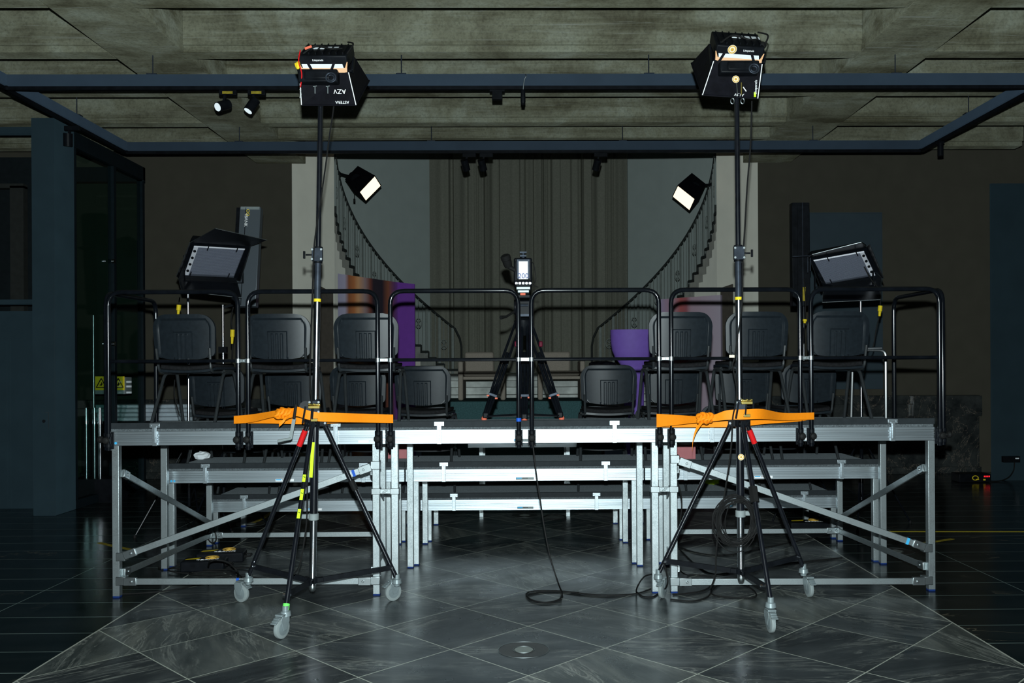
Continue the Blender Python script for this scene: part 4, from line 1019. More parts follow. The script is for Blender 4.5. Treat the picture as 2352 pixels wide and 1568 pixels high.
# cable on left stand
cb = smooth_path([at(770, 195, 6.05), at(766, 250, 6.06), at(757, 310, 6.06), at(748, 380, 6.04), at(735, 470, 6.0), at(722, 560, 5.98), at(719, 640, 5.97), at(716, 720, 5.97), at(713, 800, 5.96), at(712, 880, 5.96), at(716, 925, 5.95), at(712, 1000, 5.94), at(706, 1100, 5.93), at(704, 1200, 5.93), at(690, 1290, 5.9), at(676, 1318, 5.8)], 5)
tag(mk('power_cable', MB().tube(cb, .0055, 6), 'black_rubber', None, loc=cb[0]), 'thin black power cable running down the left tall stand', 'cable')
# ---- right stand
ht = at(1697, 968, YS); hb = at(1702, 1312, YS-.02); tp = at(1692, 190, YS)
feet = [at(1513, 1316, 6.22), at(1845, 1303, 6.24), at(1770, 1380, 5.5)]
wheels = [fl_at(1519, 1368), fl_at(1848, 1362), fl_at(1770, 1452)]
wheels = [V((w_.x, min(w_.y, 6.31), .060)) for w_ in wheels]
spreads = [at(1530, 1288, 6.18), at(1834, 1279, 6.2), at(1755, 1345, 5.6)]
RS, PR = light_stand('tall black wheeled light stand on the right, with a coil of cable on its column', (hb.x, hb.y, 0), hb, ht, tp, feet, wheels, [(1, -.55, 0), (1, .12, 0), (1, .1, 0)], spreads, -1)
l1 = lt(PR, feet[1], ht)
along(l1, feet[1], .04, .13, .019, 'red', 'red_sleeve', RS)
l2 = lt(PR, feet[2], ht); along(l2, feet[2], .37, .46, .03, 'black_rubber', 'leg_sleeve', RS, 6)
disc_logo(PR(at(1702, 1048, YS).z)+V((0, -.030, 0)), (0, -1, 0), .021, RS)
nl, nr = at(1613, 218, 5.98), at(1740, 226, 5.98)
q = at(1588, 145, 6.42); fr = V((q.x-nl.x, .44, q.z-nl.z))
SB2, D2 = softbox('black softbox on top of the right tall stand, with round gold stickers', nl, nr, fr, .045, at(1692, 170, 6.0), -1, 'b')
hood_txt(D2, 'A1.5V', .026, .30, .93, SB2)
text_mb('Litepanels', .024, on_hood(D2, .93, .72)+V((-.012, -.012, 0)), (0.05, 0, 1), (-1, 0, 0), 'label_white', SB2)
q = on_hood(D2, .90, .92)+V((-.005, -.012, 0)); mk('yellow_square', MB().cbox(q, (.014, .003, .03)), 'neon', SB2)
disc_logo(D2['FP'](-.055, .062, .005), -D2['u'], .030, SB2)
head_txt(D2, .055, .060, 'Litepanels', .018, SB2)
disc_logo(at(1690, 182, 5.87), (0, -1, 0), .024, SB2)
mk('sticker_plate', MB().cbox(at(1690, 182, 5.88), (.04, .01, .04)), 'black_paint', SB2)
for (a_, c_) in (((1692, 190), (1694, 214)), ((1703, 190), (1703, 218))):
    mk('grip_pin', MB().cyl(at(a_[0], a_[1], 5.90), at(c_[0], c_[1], 5.90), .006, k=8), 'brass' if a_[0] == 1703 else 'chrome', SB2)
mk('grip_lever', MB().bar(at(1707, 200, 5.9), at(1714, 210, 5.9), .005, .005), 'label_white', SB2)
b = MB()
for s in (-1, 1):
    c = PR(at(1692, 232, 6.0).z)+V((s*.034, -.02, 0)); b.tube([c+V((.012*math.cos(a), 0, .018*math.sin(a))) for a in [2*math.pi*j/14 for j in range(14)]], .004, 6, closed=True)
mk('ring_eye', b, 'zinc', RS)
b = MB(); blob(b, at(1752, 104, 5.97), .026, .9, 8, 6, .05); b.tube([at(1742, 108, 5.97), at(1752, 118, 5.97)], .014, 8); mk('tilt_knob', b, 'black_rubber', SB2)
cb = smooth_path([at(1727, 232, 6.06), at(1724, 330, 6.07), at(1716, 430, 6.07), at(1711, 520, 6.06), at(1706, 600, 6.03), at(1704, 700, 5.98), at(1688, 815, 5.96), at(1683, 840, 5.96), at(1692, 890, 5.96), at(1689, 930, 5.95), at(1683, 960, 5.93), at(1679, 1030, 5.93), at(1665, 1130, 5.93), at(1655, 1180, 5.93), at(1645, 1270, 5.93), at(1643, 1320, 5.95), at(1632, 1350, 6.0)], 5)
tag(mk('power_cable', MB().tube(cb, .0055, 6), 'black_rubber', None, loc=cb[0]), 'thin black power cable running down the right tall stand', 'cable')
mk('paper_flag', MB().cbox(at(1681, 818, 5.95), (.035, .003, .018)), 'cream', RS)
# coil of cable on the right stand
rnd = random.Random(9); b = MB(); cc_ = at(1692, 1196, 5.93)
for k in range(17):
    rx = .128+rnd.uniform(-.042, .022); rz = .165+rnd.uniform(-.045, .025); ox, oz = rnd.uniform(-.02, .02), rnd.uniform(-.015, .015); ph = rnd.uniform(0, 6)
    b.tube([cc_+V((ox+rx*math.cos(a), rnd.uniform(-.004, .004)+.012*math.sin(2*a+ph)-.004*(k % 4), oz+rz*math.sin(a))) for a in [2*math.pi*j/40 for j in range(40)]], .0036, 6, closed=True)
tag(mk('cable_coil', b, 'black_rubber', None, loc=cc_), 'loose coil of black cable hanging on the right stand column', 'cable coil')
# ================================================================== orange ratchet straps
def strap(name, label, left, right, front, back, knot, tail, ratchet):
    """front/back: lists of (px, py_top, py_bottom, Y)"""
    t = thing('ratchet_strap', label, 'strap', at(front[0][0], front[0][1], front[0][3]), 'orange straps around stands and rails')
    def band(pts, th=.0022):
        tp_ = smooth_path([at(a, b_, y) for a, b_, c_, y in pts], 6); bt_ = smooth_path([at(a, c_, y) for a, b_, c_, y in pts], 6); K = len(tp_); m = MB()
        vs = []
        for a, c in zip(tp_, bt_): vs += [a, c, a+V((0, th, 0)), c+V((0, th, 0))]
        fs = []
        for i in range(K-1):
            o_ = i*4; fs += [(o_, o_+1, o_+5, o_+4), (o_+2, o_+6, o_+7, o_+3), (o_, o_+4, o_+6, o_+2), (o_+1, o_+3, o_+7, o_+5)]
        fs += [(0, 2, 3, 1), ((K-1)*4, (K-1)*4+1, (K-1)*4+3, (K-1)*4+2)]
        return m.add(vs, fs)
    mk('front_band', band(front), 'orange_web', t); mk('rear_band', band(back), 'orange_web', t)
    kx, ky = knot; q = at(kx, ky, 6.02); b = MB()
    for i in range(4):
        a = q+V((-.045+.024*i, 0, .006*(i % 2)))
        b.tube([a+V((.012*math.sin(2*tt), -.022*math.cos(tt), (.030-.004*abs(i-1.5))*math.sin(tt))) for tt in [2*math.pi*j/16 for j in range(16)]], .013, 6, closed=True)
    mk('knot', b, 'orange_web', t, sm=50)
    mk('tail', band(tail), 'orange_web', t)
    rx, ry = ratchet; q = at(rx, ry, 5.94)
    b = MB(); b.cbox(q+V((.0, 0, .03)), (.075, .03, .018)); b.cyl(q+V((-.04, 0, .045)), q+V((.04, 0, .045)), .008, k=8); b.cbox(q+V((.0, 0, -.055)), (.045, .02, .02))
    for k in range(3): b.cyl(q+V((-.03+.03*k, -.02, .05)), q+V((-.03+.03*k, .02, .05)), .006, k=8)
    mk('ratchet', b, 'brass', t, bev=.002)
    b = MB(); b.bar(q+V((-.055, -.012, .035)), q+V((-.075, -.012, -.075)), .012, .006, up=(0, 1, 0)); b.bar(q+V((-.005, -.012, .02)), q+V((-.012, -.012, -.05)), .010, .006, up=(0, 1, 0)); mk('ratchet_arm', b, 'black_paint', t)
yr = 6.33
strap('l', 'orange strap tying the left tall stand to the guard rails', 0, 0,
      [(537, 955, 973, yr), (580, 951, 969, 6.25), (636, 942, 956, 6.08), (672, 937, 958, 6.0), (684, 934, 956, 5.97), (720, 945, 966, 5.95), (780, 948, 969, 6.05), (840, 950, 970, 6.2), (903, 952, 971, yr)],
      [(538, 958, 973, yr+.12), (600, 958, 972, 6.46-.14), (700, 958, 974, 6.2), (780, 960, 971, 6.25), (860, 958, 968, 6.40-.03), (902, 953, 970, yr+.10)],
      (655, 950), [(660, 955, 958, 6.0), (652, 962, 970, 5.98), (641, 970, 980, 5.98)], (722, 945))
strap('r', 'orange strap tying the right tall stand to the guard rails', 0, 0,
      [(1508, 950, 981, yr), (1560, 953, 975, 6.22), (1612, 956, 969, 6.06), (1640, 952, 967, 6.02), (1670, 942, 964, 5.97), (1710, 940, 963, 5.95), (1750, 939, 962, 6.0), (1800, 948, 965, 6.2), (1870, 947, 963, yr)],
      [(1509, 962, 981, yr+.10), (1600, 968, 981, 6.3), (1690, 966, 980, 6.2), (1760, 962, 973, 6.25), (1830, 958, 968, 6.36), (1869, 950, 962, yr+.10)],
      (1622, 961), [(1614, 966, 972, 6.0), (1600, 980, 992, 5.98), (1592, 1005, 1015, 5.98), (1590, 1028, 1038, 5.98)], (1715, 935))
# ================================================================== camera on tripod
YC = 7.20; zd = ZD[0]+.001
cx = at(1203, 900, YC).x
t = thing('camera_tripod', 'black video tripod with orange rubber feet in the middle of the top deck', 'tripod', (cx, YC, zd))
ft = [V((at(1112, 962, 7.24).x, 7.24, zd)), V((at(1290, 962, 7.24).x, 7.24, zd)), V((cx+.005, 7.02, zd))]
hd = V((cx, 7.2, at(1203, 742, YC).z))
for i, f in enumerate(ft):
    tt = hd+V(((-.045, .045, .01)[i], (.0, .0, -.05)[i], 0)); mid = tt.lerp(f, .55)
    dd = (f-tt).normalized(); sd = dd.cross(V((0, -1, 0))) if i < 2 else V((1, 0, 0)); sd.normalize()
    lg = mk('leg', MB().tube([tt-sd*.02, mid-sd*.026, tt.lerp(f, .93)-sd*.016], .011, 8).tube([tt+sd*.02, mid+sd*.026, tt.lerp(f, .93)+sd*.016], .011, 8).tube([tt.lerp(f, .3), tt.lerp(f, .98)], .012, 8), 'black_metal', t)
    for f_ in (.40, .74): mk('leg_clamp', MB().bar(tt.lerp(f, f_)-sd*.036, tt.lerp(f, f_)+sd*.036, .022, .028, up=(0, 1, 0)), 'gun_metal', lg, bev=.003)
    b = MB()
    for s in (-1, 1): b.cbox(tt.lerp(f, .76)+sd*.035*s, (.02, .03, .012))
    mk('clamp_lever', b, 'orange_rubber', lg)
    b = MB().lathe(f, (0, 0, 1), [(0, .022), (.015, .024), (.03, .014), (.04, .008)], 12); mk('rubber_foot', b, 'orange_rubber', lg)
    mk('foot_bracket', MB().cbox(tt.lerp(f, .95), (.05, .05, .05)), 'black_paint', lg, bev=.01)
b = MB(); b.bar(ft[0]+V((0, 0, .03)), ft[2]+V((0, 0, .06)), .02, .012); b.bar(ft[1]+V((0, 0, .03)), ft[2]+V((0, 0, .06)), .02, .012); b.bar(ft[0]+V((0, 0, .03)), ft[1]+V((0, 0, .03)), .02, .012); mk('floor_spreader', b, 'black_paint', t)
for px in (1186, 1242):
    q = at(px, 790, 7.16); mk('lock_knob', MB().cbox(q, (.03, .04, .045)), 'dark_red', t, bev=.008)
mk('bowl', MB().lathe(hd+V((0, 0, -.10)), (0, 0, 1), [(0, .03), (.03, .05), (.08, .07), (.12, .075), (.14, .05)], 20), 'black_paint', t)
t2 = hd+V((0, 0, .04))
b = MB(); b.cbox(t2+V((0, 0, .07)), (.12, .14, .13)); b.cyl(t2+V((-.075, 0, .09)), t2+V((.075, 0, .09)), .06, k=24); b.cbox(t2+V((0, 0, .17)), (.11, .16, .03)); mk('fluid_head', b, 'black_paint', t, bev=.006)
b = MB().cyl(t2+V((-.04, -.075, .10)), t2+V((.04, -.075, .10)), .012, k=10); b.cbox(t2+V((.01, -.075, .02)), (.07, .012, .018)); mk('head_plate', b, 'gun_metal', t)
mk('pan_handle', MB().tube([t2+V((-.06, -.02, .06)), at(1163, 727, 7.1), at(1150, 729, 7.05)], [.010, .010, .016], 8), 'black_rubber', t)
mk('plate_clip', MB().cbox(at(1201, 675, 7.09), (.042, .012, .02)), 'orange_rubber', t, bev=.003)
zc0 = at(1203, 661, YC).z; zc1 = at(1203, 594, YC).z
t = thing('video_camera', 'video camera seen from behind with a white label reading 200', 'video camera', (cx, YC, zc0-.03))
xc = at(1202, 630, YC).x
mk('camera_plate', MB().cbox((xc, YC, zc0-.012), (.11, .26, .022)).cbox((xc, YC, zc0-.036), (.09, .2, .02)), 'caster_zinc', t, bev=.003)
mk('body', MB().box((xc-.075, YC-.06, zc0+.02), (xc+.07, YC+.26, zc1)).box((xc-.068, YC-.075, zc0), (xc+.066, YC-.05, zc0+.055)), 'black_paint', t, bev=.012)
mk('battery', MB().box((xc-.055, YC-.10, zc0+.06), (xc+.055, YC-.055, zc1-.012)), 'gun_metal', t, bev=.006)
lb = mk('white_label', MB().box((xc-.036, YC-.1035, at(1200, 641, 7.1).z), (xc+.036, YC-.1005, at(1200, 600, 7.1).z)), 'label_white', t)
text_mb('200', .056, (xc, YC-.1045, at(1200, 634, 7.1).z), (1, 0, 0), (0, 0, 1), 'ink_blue', lb)
b = MB()
for k in range(5): b.cyl((xc-.055+.027*k, YC-.075, zc0+.03), (xc-.055+.027*k, YC-.086, zc0+.03), .0095, k=12)
mk('connector', b, 'chrome', t)
b = MB(); b.cbox((xc, YC, zc1+.014), (.05, .16, .012)); b.cyl((xc, YC-.04, zc1), (xc, YC-.04, zc1+.045), .014, k=12); b.cbox((xc, YC-.04, zc1+.045), (.055, .03, .012)); mk('top_handle', b, 'gun_metal', t)
b = MB().lathe((xc, YC+.25, (zc0+zc1)/2+.02), (0, 1, 0), [(0, .045), (.05, .05), (.15, .055), (.20, .06), (.24, .06)], 24); mk('lens', b, 'black_paint', t)
e0 = at(1183, 620, 7.15); e1 = at(1168, 612, 7.14); e2 = at(1161, 590, 7.10)
mk('viewfinder', MB().tube([e0, e1], .018, 10).lathe(e1, (e2-e1), [(0, .03), (.03, .036), (.06, .036), (.065, .040), (.09, .040), (.10, .03)], 18), 'black_rubber', t)
b = MB(); b.tube(smooth_path([V((xc+.06, YC-.07, zc1-.03)), V((xc+.085, YC-.08, zc1-.06)), V((xc+.10, YC-.07, zc0+.06)), V((xc+.08, YC-.06, zc0+.02)), V((xc+.12, YC-.05, zc0-.0))]), .0035, 6)
b.tube(smooth_path([V((xc-.05, YC-.09, zc1-.01)), V((xc-.062, YC-.11, zc1-.06)), V((xc-.05, YC-.11, zc0+.05)), V((xc-.06, YC-.09, zc0+.01))]), .003, 6); mk('signal_cable', b, 'black_rubber', t)
# ================================================================== panel lights beside the tribune
def panel_light(label, TL, TR, BL, depth, stand_px, Yst, flip, barn, grp='panel lights on stands'):
    TL, TR, BL = V(TL), V(TR), V(BL); BR = TR+BL-TL; r = (TR-TL); u = (TL-BL); rn, un = r.normalized(), u.normalized(); nn = rn.cross(un).normalized()
    if nn.y > 0: nn = -nn                          # toward the camera
    c = (TL+BR)/2; bk = -nn
    t = thing('panel_light', label, 'panel light', c)
    # body
    k = .04
    Q = [TL-rn*k+un*k, TR+rn*k+un*k, BR+rn*k-un*k, BL-rn*k-un*k]
    b = MB(); Q2 = [p+bk*depth for p in Q]
    q2 = [p+(c+bk*depth-p)*.12 for p in Q2]
    b.add([p-nn*.0+bk*.05 for p in Q]+q2, [(0, 1, 5, 4), (1, 2, 6, 5), (2, 3, 7, 6), (3, 0, 4, 7), (4, 5, 6, 7)])
    mk('housing', b, 'black_paint', t, bev=.004)
    b = MB(); I = [TL, TR, BR, BL]
    for i in range(4): b.add([Q[i], Q[(i+1) % 4], Q[(i+1) % 4]+bk*.05, Q[i]+bk*.05], [(0, 1, 2, 3)]); b.add([Q[i], Q[(i+1) % 4], I[(i+1) % 4], I[i]], [(0, 1, 2, 3)])
    mk('front_frame', b, 'black_metal', t, sm=0)
    # louver lies slightly recessed
    b = MB(); J = [p+bk*.025 for p in I]; b.add(J, [(0, 1, 2, 3)]); 
    for i in range(4): b.add([I[i], I[(i+1) % 4], J[(i+1) % 4], J[i]], [(0, 1, 2, 3)])
    lv = MB(); nrow = 26
    for i in range(1, nrow): p = J[3].lerp(J[0], i/nrow); q = J[2].lerp(J[1], i/nrow); lv.add([p, q, q+nn*.014+un*.002, p+nn*.014+un*.002], [(0, 1, 2, 3)])
    for i in range(1, 44): p = J[3].lerp(J[2], i/44); q = J[0].lerp(J[1], i/44); lv.add([p, q, q+nn*.010, p+nn*.010], [(0, 1, 2, 3)])
    mk('tube_tray', b, 'louver_back', t, sm=0); mk('louver', lv, 'louver_fin', t, sm=0)
    # reflector strips
    w0 = -1 if flip else 1
    e = [J[3], J[0]] if w0 > 0 else [J[2], J[1]]
    b = MB(); b.add([e[0]+rn*w0*.004+nn*.02, e[1]+rn*w0*.004+nn*.02, e[1]+rn*w0*.045+nn*.016, e[0]+rn*w0*.045+nn*.016], [(0, 1, 2, 3)]); mk('side_reflector', b, 'reflector', t, sm=0)
    b = MB(); b.add([J[0]+nn*.018-un*.002, J[1]+nn*.018-un*.002, J[1]+nn*.024-un*.018, J[0]+nn*.024-un*.018], [(0, 1, 2, 3)]); mk('top_reflector', b, 'reflector', t, sm=0)
    b = MB()
    for f in (.16, .38, .60, .82): p = e[0].lerp(e[1], f)+rn*w0*.022+nn*.022; b.cyl(p, p+nn*.006, .014, k=12)
    mk('tube_socket', b, 'black_paint', t)
    b = MB()
    for f, s in ((.28, 1), (.85, 1), (.12, -1), (.88, -1)):
        p = (J[0].lerp(J[1], f) if s > 0 else J[3].lerp(J[2], f))+nn*.026; b.bar(p+un*.01*s, p-un*.05*s, .010, .004, up=nn)
    mk('retaining_clip', b, 'black_paint', t)
    # barn doors
    for (A_, B_, A2, B2) in barn(Q, rn, un, nn):
        n2 = (B_-A_).cross(A2-A_).normalized()*.004
        mk('barn_door', MB().add([A_, B_, B2, A2, A_+n2, B_+n2, B2+n2, A2+n2], [(0, 1, 2, 3), (4, 7, 6, 5), (0, 4, 5, 1), (1, 5, 6, 2), (2, 6, 7, 3), (3, 7, 4, 0)]), 'barn_black', t, bev=.001)
        mk('door_edge_highlight', MB().tube([A_, A2, B2, B_], .0028, 6), 'zinc', t)  # bright piping added to imitate the highlights along the barn door edges
    # yoke
    m = (Q[2]+Q[3])/2+bk*.1; b = MB(); L_, R_ = (Q[0]+Q[3])/2+bk*.08, (Q[1]+Q[2])/2+bk*.08
    low = V((m.x, m.y, m.z-.10))
    for s in (L_, R_): b.bar(s, V((s.x, s.y, low.z)), .03, .008, up=(1, 0, 0)); b.bar(V((s.x, s.y, low.z)), low, .03, .008)
    mk('yoke', b, 'black_paint', t)
    # stand
    sp = at(stand_px, 900, Yst); s = thing('lamp_stand', 'slim chrome and black stand carrying the %s panel light' % ('right' if flip else 'left'), 'light stand', (sp.x, Yst, 0), 'stands of the panel lights')
    zt = low.z
    mk('pole', MB().cyl((sp.x, Yst, .25), (sp.x, Yst, .9), .016, k=14), 'black_metal', s)
    mk('pole', MB().cyl((sp.x, Yst, .9), (sp.x, Yst, zt), .0125, k=14), 'chrome', s)
    mk('mount', MB().bar((sp.x, Yst, zt-.03), (low.x, low.y, zt+.01), .03, .03), 'black_paint', s)
    b = MB().cyl((sp.x, Yst, .82), (sp.x, Yst, .92), .028, k=14); b.cbox((sp.x+.03, Yst, .87), (.06, .03, .03)); mk('collar', b, 'black_paint', s)
    for k in range(3):
        a = R(100+120*k+(0 if sp.x < 0 else 25)); f = V((sp.x+.52*math.cos(a), Yst+.52*math.sin(a), .012)); tp_ = V((sp.x+.03*math.cos(a), Yst+.03*math.sin(a), .86))
        lg = mk('leg', MB().tube([tp_, f], .009, 8), 'black_metal', s); mk('foot', MB().lathe(f-V((0, 0, .012)), (0, 0, 1), [(0, .014), (.02, .014), (.03, .01)], 10), 'black_rubber', lg)
        mk('cross_strut', MB().bar((sp.x, Yst, .28), tp_.lerp(f, .55), .014, .006), 'black_metal', s)
    return t, s
n = NT('louver_fin'); n.set(col=(0.40, 0.42, 0.50), metal=0.55, rough=0.36); M['louver_fin'] = n.mat
n = NT('louver_back'); n.set(col=(0.10, 0.11, 0.14), metal=0.3, rough=0.45); M['louver_back'] = n.mat
n = NT('reflector'); n.set(col=(0.88, 0.88, 0.95), metal=0.35, rough=0.28); M['reflector'] = n.mat
def barnL(Q, rn, un, nn):
    return [(Q[0], Q[1], at(495, 524, 8.52), at(613, 551, 8.72)), (Q[3], Q[2], at(417, 668, 8.85), at(555, 684, 8.9)), (Q[3], Q[0], at(405, 634, 8.80), at(436, 556, 8.62)), (Q[2], Q[1], at(552, 646, 9.05), at(572, 578, 8.85))]
PLt, _ = panel_light('black panel light with open barn doors at the left end of the tribune', at(446, 564, 8.75), at(563, 571, 8.95), at(422, 632, 8.95), .15, 433, 9.05, False, barnL)
def barnR(Q, rn, un, nn):
    return [(Q[0], Q[1], at(1866, 584, 8.70), at(1978, 556, 8.50)), (Q[3], Q[2], at(1889, 694, 8.95), at(2022, 688, 8.80)), (Q[2], Q[1], at(2030, 640, 8.72), at(1997, 560, 8.50)), (Q[3], Q[0], at(1886, 664, 9.1), at(1860, 596, 8.9))]
PRt, _ = panel_light('black panel light with bright reflector at the right end of the tribune', at(1868, 597, 8.95), at(1984, 576, 8.80), at(1897, 652, 9.10), .15, 1978, 9.15, True, barnR)
mk('accessory_arm', MB().tube([at(1820, 589, 8.95), at(1862, 587, 8.95)], .006, 6).bar(at(1855, 590, 8.95), at(1855, 626, 8.95), .008, .014, up=(0, 1, 0)).bar(at(1861, 592, 8.9), at(1861, 622, 8.9), .008, .008, up=(0, 1, 0)), 'gun_metal', PRt)
def plug_cable(name, pts, p0, p1, Y, label, m='yellow'):
    t = thing(name, label, 'cable', at(pts[0][0], pts[0][1], Y), 'cables with yellow connectors')
    mk('wire', MB().tube(smooth_path([at(a, b_, Y) for a, b_ in pts]), .006, 6), 'black_rubber', t)
    A_, B_ = at(*p0, Y-.01), at(*p1, Y-.01); mk('connector', MB().tube([A_, A_.lerp(B_, .5), A_.lerp(B_, .55), B_], [.021, .021, .014, .011], 10), m, t)
plug_cable('lamp_cable', [(413, 682), (411, 700), (409, 760), (405, 840), (400, 900), (412, 955)], (411, 700), (409, 724), 8.9, 'black cable with yellow connector hanging from the left panel light')
plug_cable('lamp_cable', [(536, 705), (531, 730), (534, 770), (533, 815), (528, 850), (520, 900)], (534, 757), (533, 789), 9.1, 'black cable with yellow connector beside the tall grey panel')
plug_cable('lamp_cable', [(1985, 612), (2000, 640), (2021, 668), (2022, 700), (2020, 722), (2012, 760), (2004, 800), (1985, 812), (1975, 830)], (2022, 702), (2020, 726), 8.85, 'black cable with yellow connector hanging from the right panel light')
plug_cable('lamp_cable', [(1846, 640), (1850, 690), (1849, 730), (1847, 760), (1843, 820)], (1849, 733), (1848, 742), 9.22, 'black cable with yellow connector in front of the tall black lamp bank')
# tall lamp banks
def lamp_bank(label, top, bot, w_, Y, dark, mtop):
    A_, B_ = V(top), V(bot); ax = (A_-B_).normalized(); sd = V((1, 0, 0)); sd = (sd-ax*sd.dot(ax)).normalized(); nn = ax.cross(sd)
    if nn.y > 0: nn = -nn
    t = thing('lamp_bank', label, 'lamp bank', B_)
    b = MB(); rot = Matrix((sd, -nn, ax)).transposed(); L = (A_-B_).length; c = (A_+B_)/2
    b.cbox(c, (w_, .09, L), rot); mk('housing', b, dark, t, bev=.006)
    mk('rib', MB().cbox(c-sd*w_*.20+nn*.05, (.004, .012, L*.98), rot), 'black_paint', t)
    b = MB(); b.cbox(A_-ax*.015+nn*.047, (w_*.9, .006, .03), rot); mk('end_cap', b, 'grey_plastic' if dark != 'black_paint' else 'black_paint', t)
    return t, c, sd, ax, nn, L
q0, q1 = at(578, 478, 9.35), at(566, 705, 9.2)
t, c, sd, ax, nn, L = lamp_bank('tall grey lamp bank leaning behind the left panel light', q0, q1, .215, 9.3, 'casing_blue_grey', None)
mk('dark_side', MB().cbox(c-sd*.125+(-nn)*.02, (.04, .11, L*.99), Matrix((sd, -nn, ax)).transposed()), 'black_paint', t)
q = at(567, 505, 9.25); text_mb('4BANK', .045, at(565, 505, 9.27), -ax, sd, 'label_white', t); text_mb('OO', .045, at(569, 488, 9.27), -ax, sd, 'yellow', t)
s = thing('lamp_stand', 'slim stand with chrome tube carrying the tall grey lamp bank', 'light stand', (at(513, 900, 9.1).x, 9.1, 0), 'stands of the panel lights')
x = at(513, 900, 9.1).x
mk('pole', MB().cyl((x, 9.1, .3), (x, 9.1, at(513, 700, 9.1).z), .012, k=12), 'chrome', s); mk('mount', MB().bar((x, 9.1, at(513, 706, 9.1).z), q1+V((-.05, .0, .05)), .025, .025), 'black_paint', s)
mk('collar', MB().cbox((x, 9.1, at(513, 803, 9.1).z), (.08, .05, .06)).cyl((x, 9.1, .25), (x, 9.1, .9), .016, k=12), 'black_paint', s)
for k in range(3):
    a = R(30+120*k); mk('leg', MB().tube([(x, 9.1, .8), (x+.45*math.cos(a), 9.1+.35*math.sin(a), .01)], .009, 8), 'black_metal', s)
q0, q1 = at(1836, 467, 9.3), at(1838, 703, 9.3)
t, c, sd, ax, nn, L = lamp_bank('tall black lamp bank standing behind the right panel light', q0, q1, .185, 9.3, 'black_paint', None)
mk('edge_trim', MB().cbox(c+sd*.015+nn*.052, (.006, .01, L), Matrix((sd, -nn, ax)).transposed()), 'gun_metal', t)
lb = mk('yellow_label', MB().bar(at(1847, 659, 9.22), at(1847, 691, 9.22), .030, .003, up=(0, 1, 0)), 'dull_yellow', t)
b = MB()
for k_ in range(9): q_ = at(1850, 662+k_*3.2, 9.212); b.cbox(q_, (.008, .002, .006))
mk('printed_mark', b, 'black_paint', lb)
s = thing('lamp_stand', 'slim dark stand carrying the tall black lamp bank', 'light stand', (at(1847, 900, 9.38).x, 9.38, 0), 'stands of the panel lights')
x = at(1847, 900, 9.38).x
mk('pole', MB().cyl((x, 9.38, .2), (x, 9.38, at(1840, 700, 9.38).z), .013, k=12), 'black_metal', s)
for k in range(3):
    a = R(90+120*k); mk('leg', MB().tube([(x, 9.38, .75), (x+.42*math.cos(a), 9.45+.3*math.sin(a), .01)], .009, 8), 'black_metal', s)
# ================================================================== lit softboxes by the stair rails
def lit_softbox(label, F4, BK, yoke, grp):
    F4 = [V(p) for p in F4]; c = sum(F4, V())/4; BK = V(BK); d = (c-BK).normalized()
    t = thing('lit_softbox', label, 'softbox', BK, grp)
    r = (F4[1]-F4[0]).normalized(); u = (F4[3]-F4[0]).normalized()
    lw, lh = (F4[1]-F4[0]).length*.44, (F4[3]-F4[0]).length*.75
    Bq = [BK-r*lw-u*lh, BK+r*lw-u*lh, BK+r*lw+u*lh, BK-r*lw+u*lh]
    Fo = [p+(p-c)*.07 for p in F4]
    b = MB(); b.add(Fo+Bq, [(0, 1, 5, 4), (1, 2, 6, 5), (2, 3, 7, 6), (3, 0, 4, 7), (4, 5, 6, 7)]); b.add(Fo+F4, [(0, 1, 5, 4), (1, 2, 6, 5), (2, 3, 7, 6), (3, 0, 4, 7)]); mk('hood', b, 'black_fabric', t, sm=0)
    mk('glowing_diffuser', MB().add([p-d*.012 for p in F4], [(0, 1, 2, 3)]), 'lamp_warm', t, sm=0)
    mk('lamp_body', MB().cyl(BK-d*.10, BK+d*.02, .085, k=20), 'black_paint', t)
    y = V(yoke); b = MB().bar(BK-d*.06, y, .04, .03); b.cyl(y-V((0, .06, 0)), y+V((0, .06, 0)), .03, k=10); mk('clamp_arm', b, 'black_paint', t)
    return t
Yw = 14.3
f4 = [at(827, 441, Yw-.15), at(861, 405, Yw+.05), at(875, 427, Yw-.12), at(841, 461, Yw-.32)]
t = lit_softbox('left lit softbox glowing warm white, clamped to the left stair handrail', f4, at(817, 410, Yw+.2), at(779, 398, 14.62), 'lit softboxes clamped to the stair rails')
mk('cord', MB().tube([at(814, 430, 14.4), at(814, 458, 14.4)], .006, 6).cbox(at(814, 460, 14.4), (.03, .03, .05)), 'black_rubber', t)
f4 = [at(1545, 452, Yw-.15), at(1557, 427, Yw-.05), at(1595, 457, Yw-.10), at(1583, 483, Yw-.28)]
f4 = [f4[0], f4[3], f4[2], f4[1]]
t = lit_softbox('right lit softbox glowing warm white, clamped to the right stair handrail', f4, at(1597, 428, Yw+.2), at(1634, 424, 14.66), 'lit softboxes clamped to the stair rails')
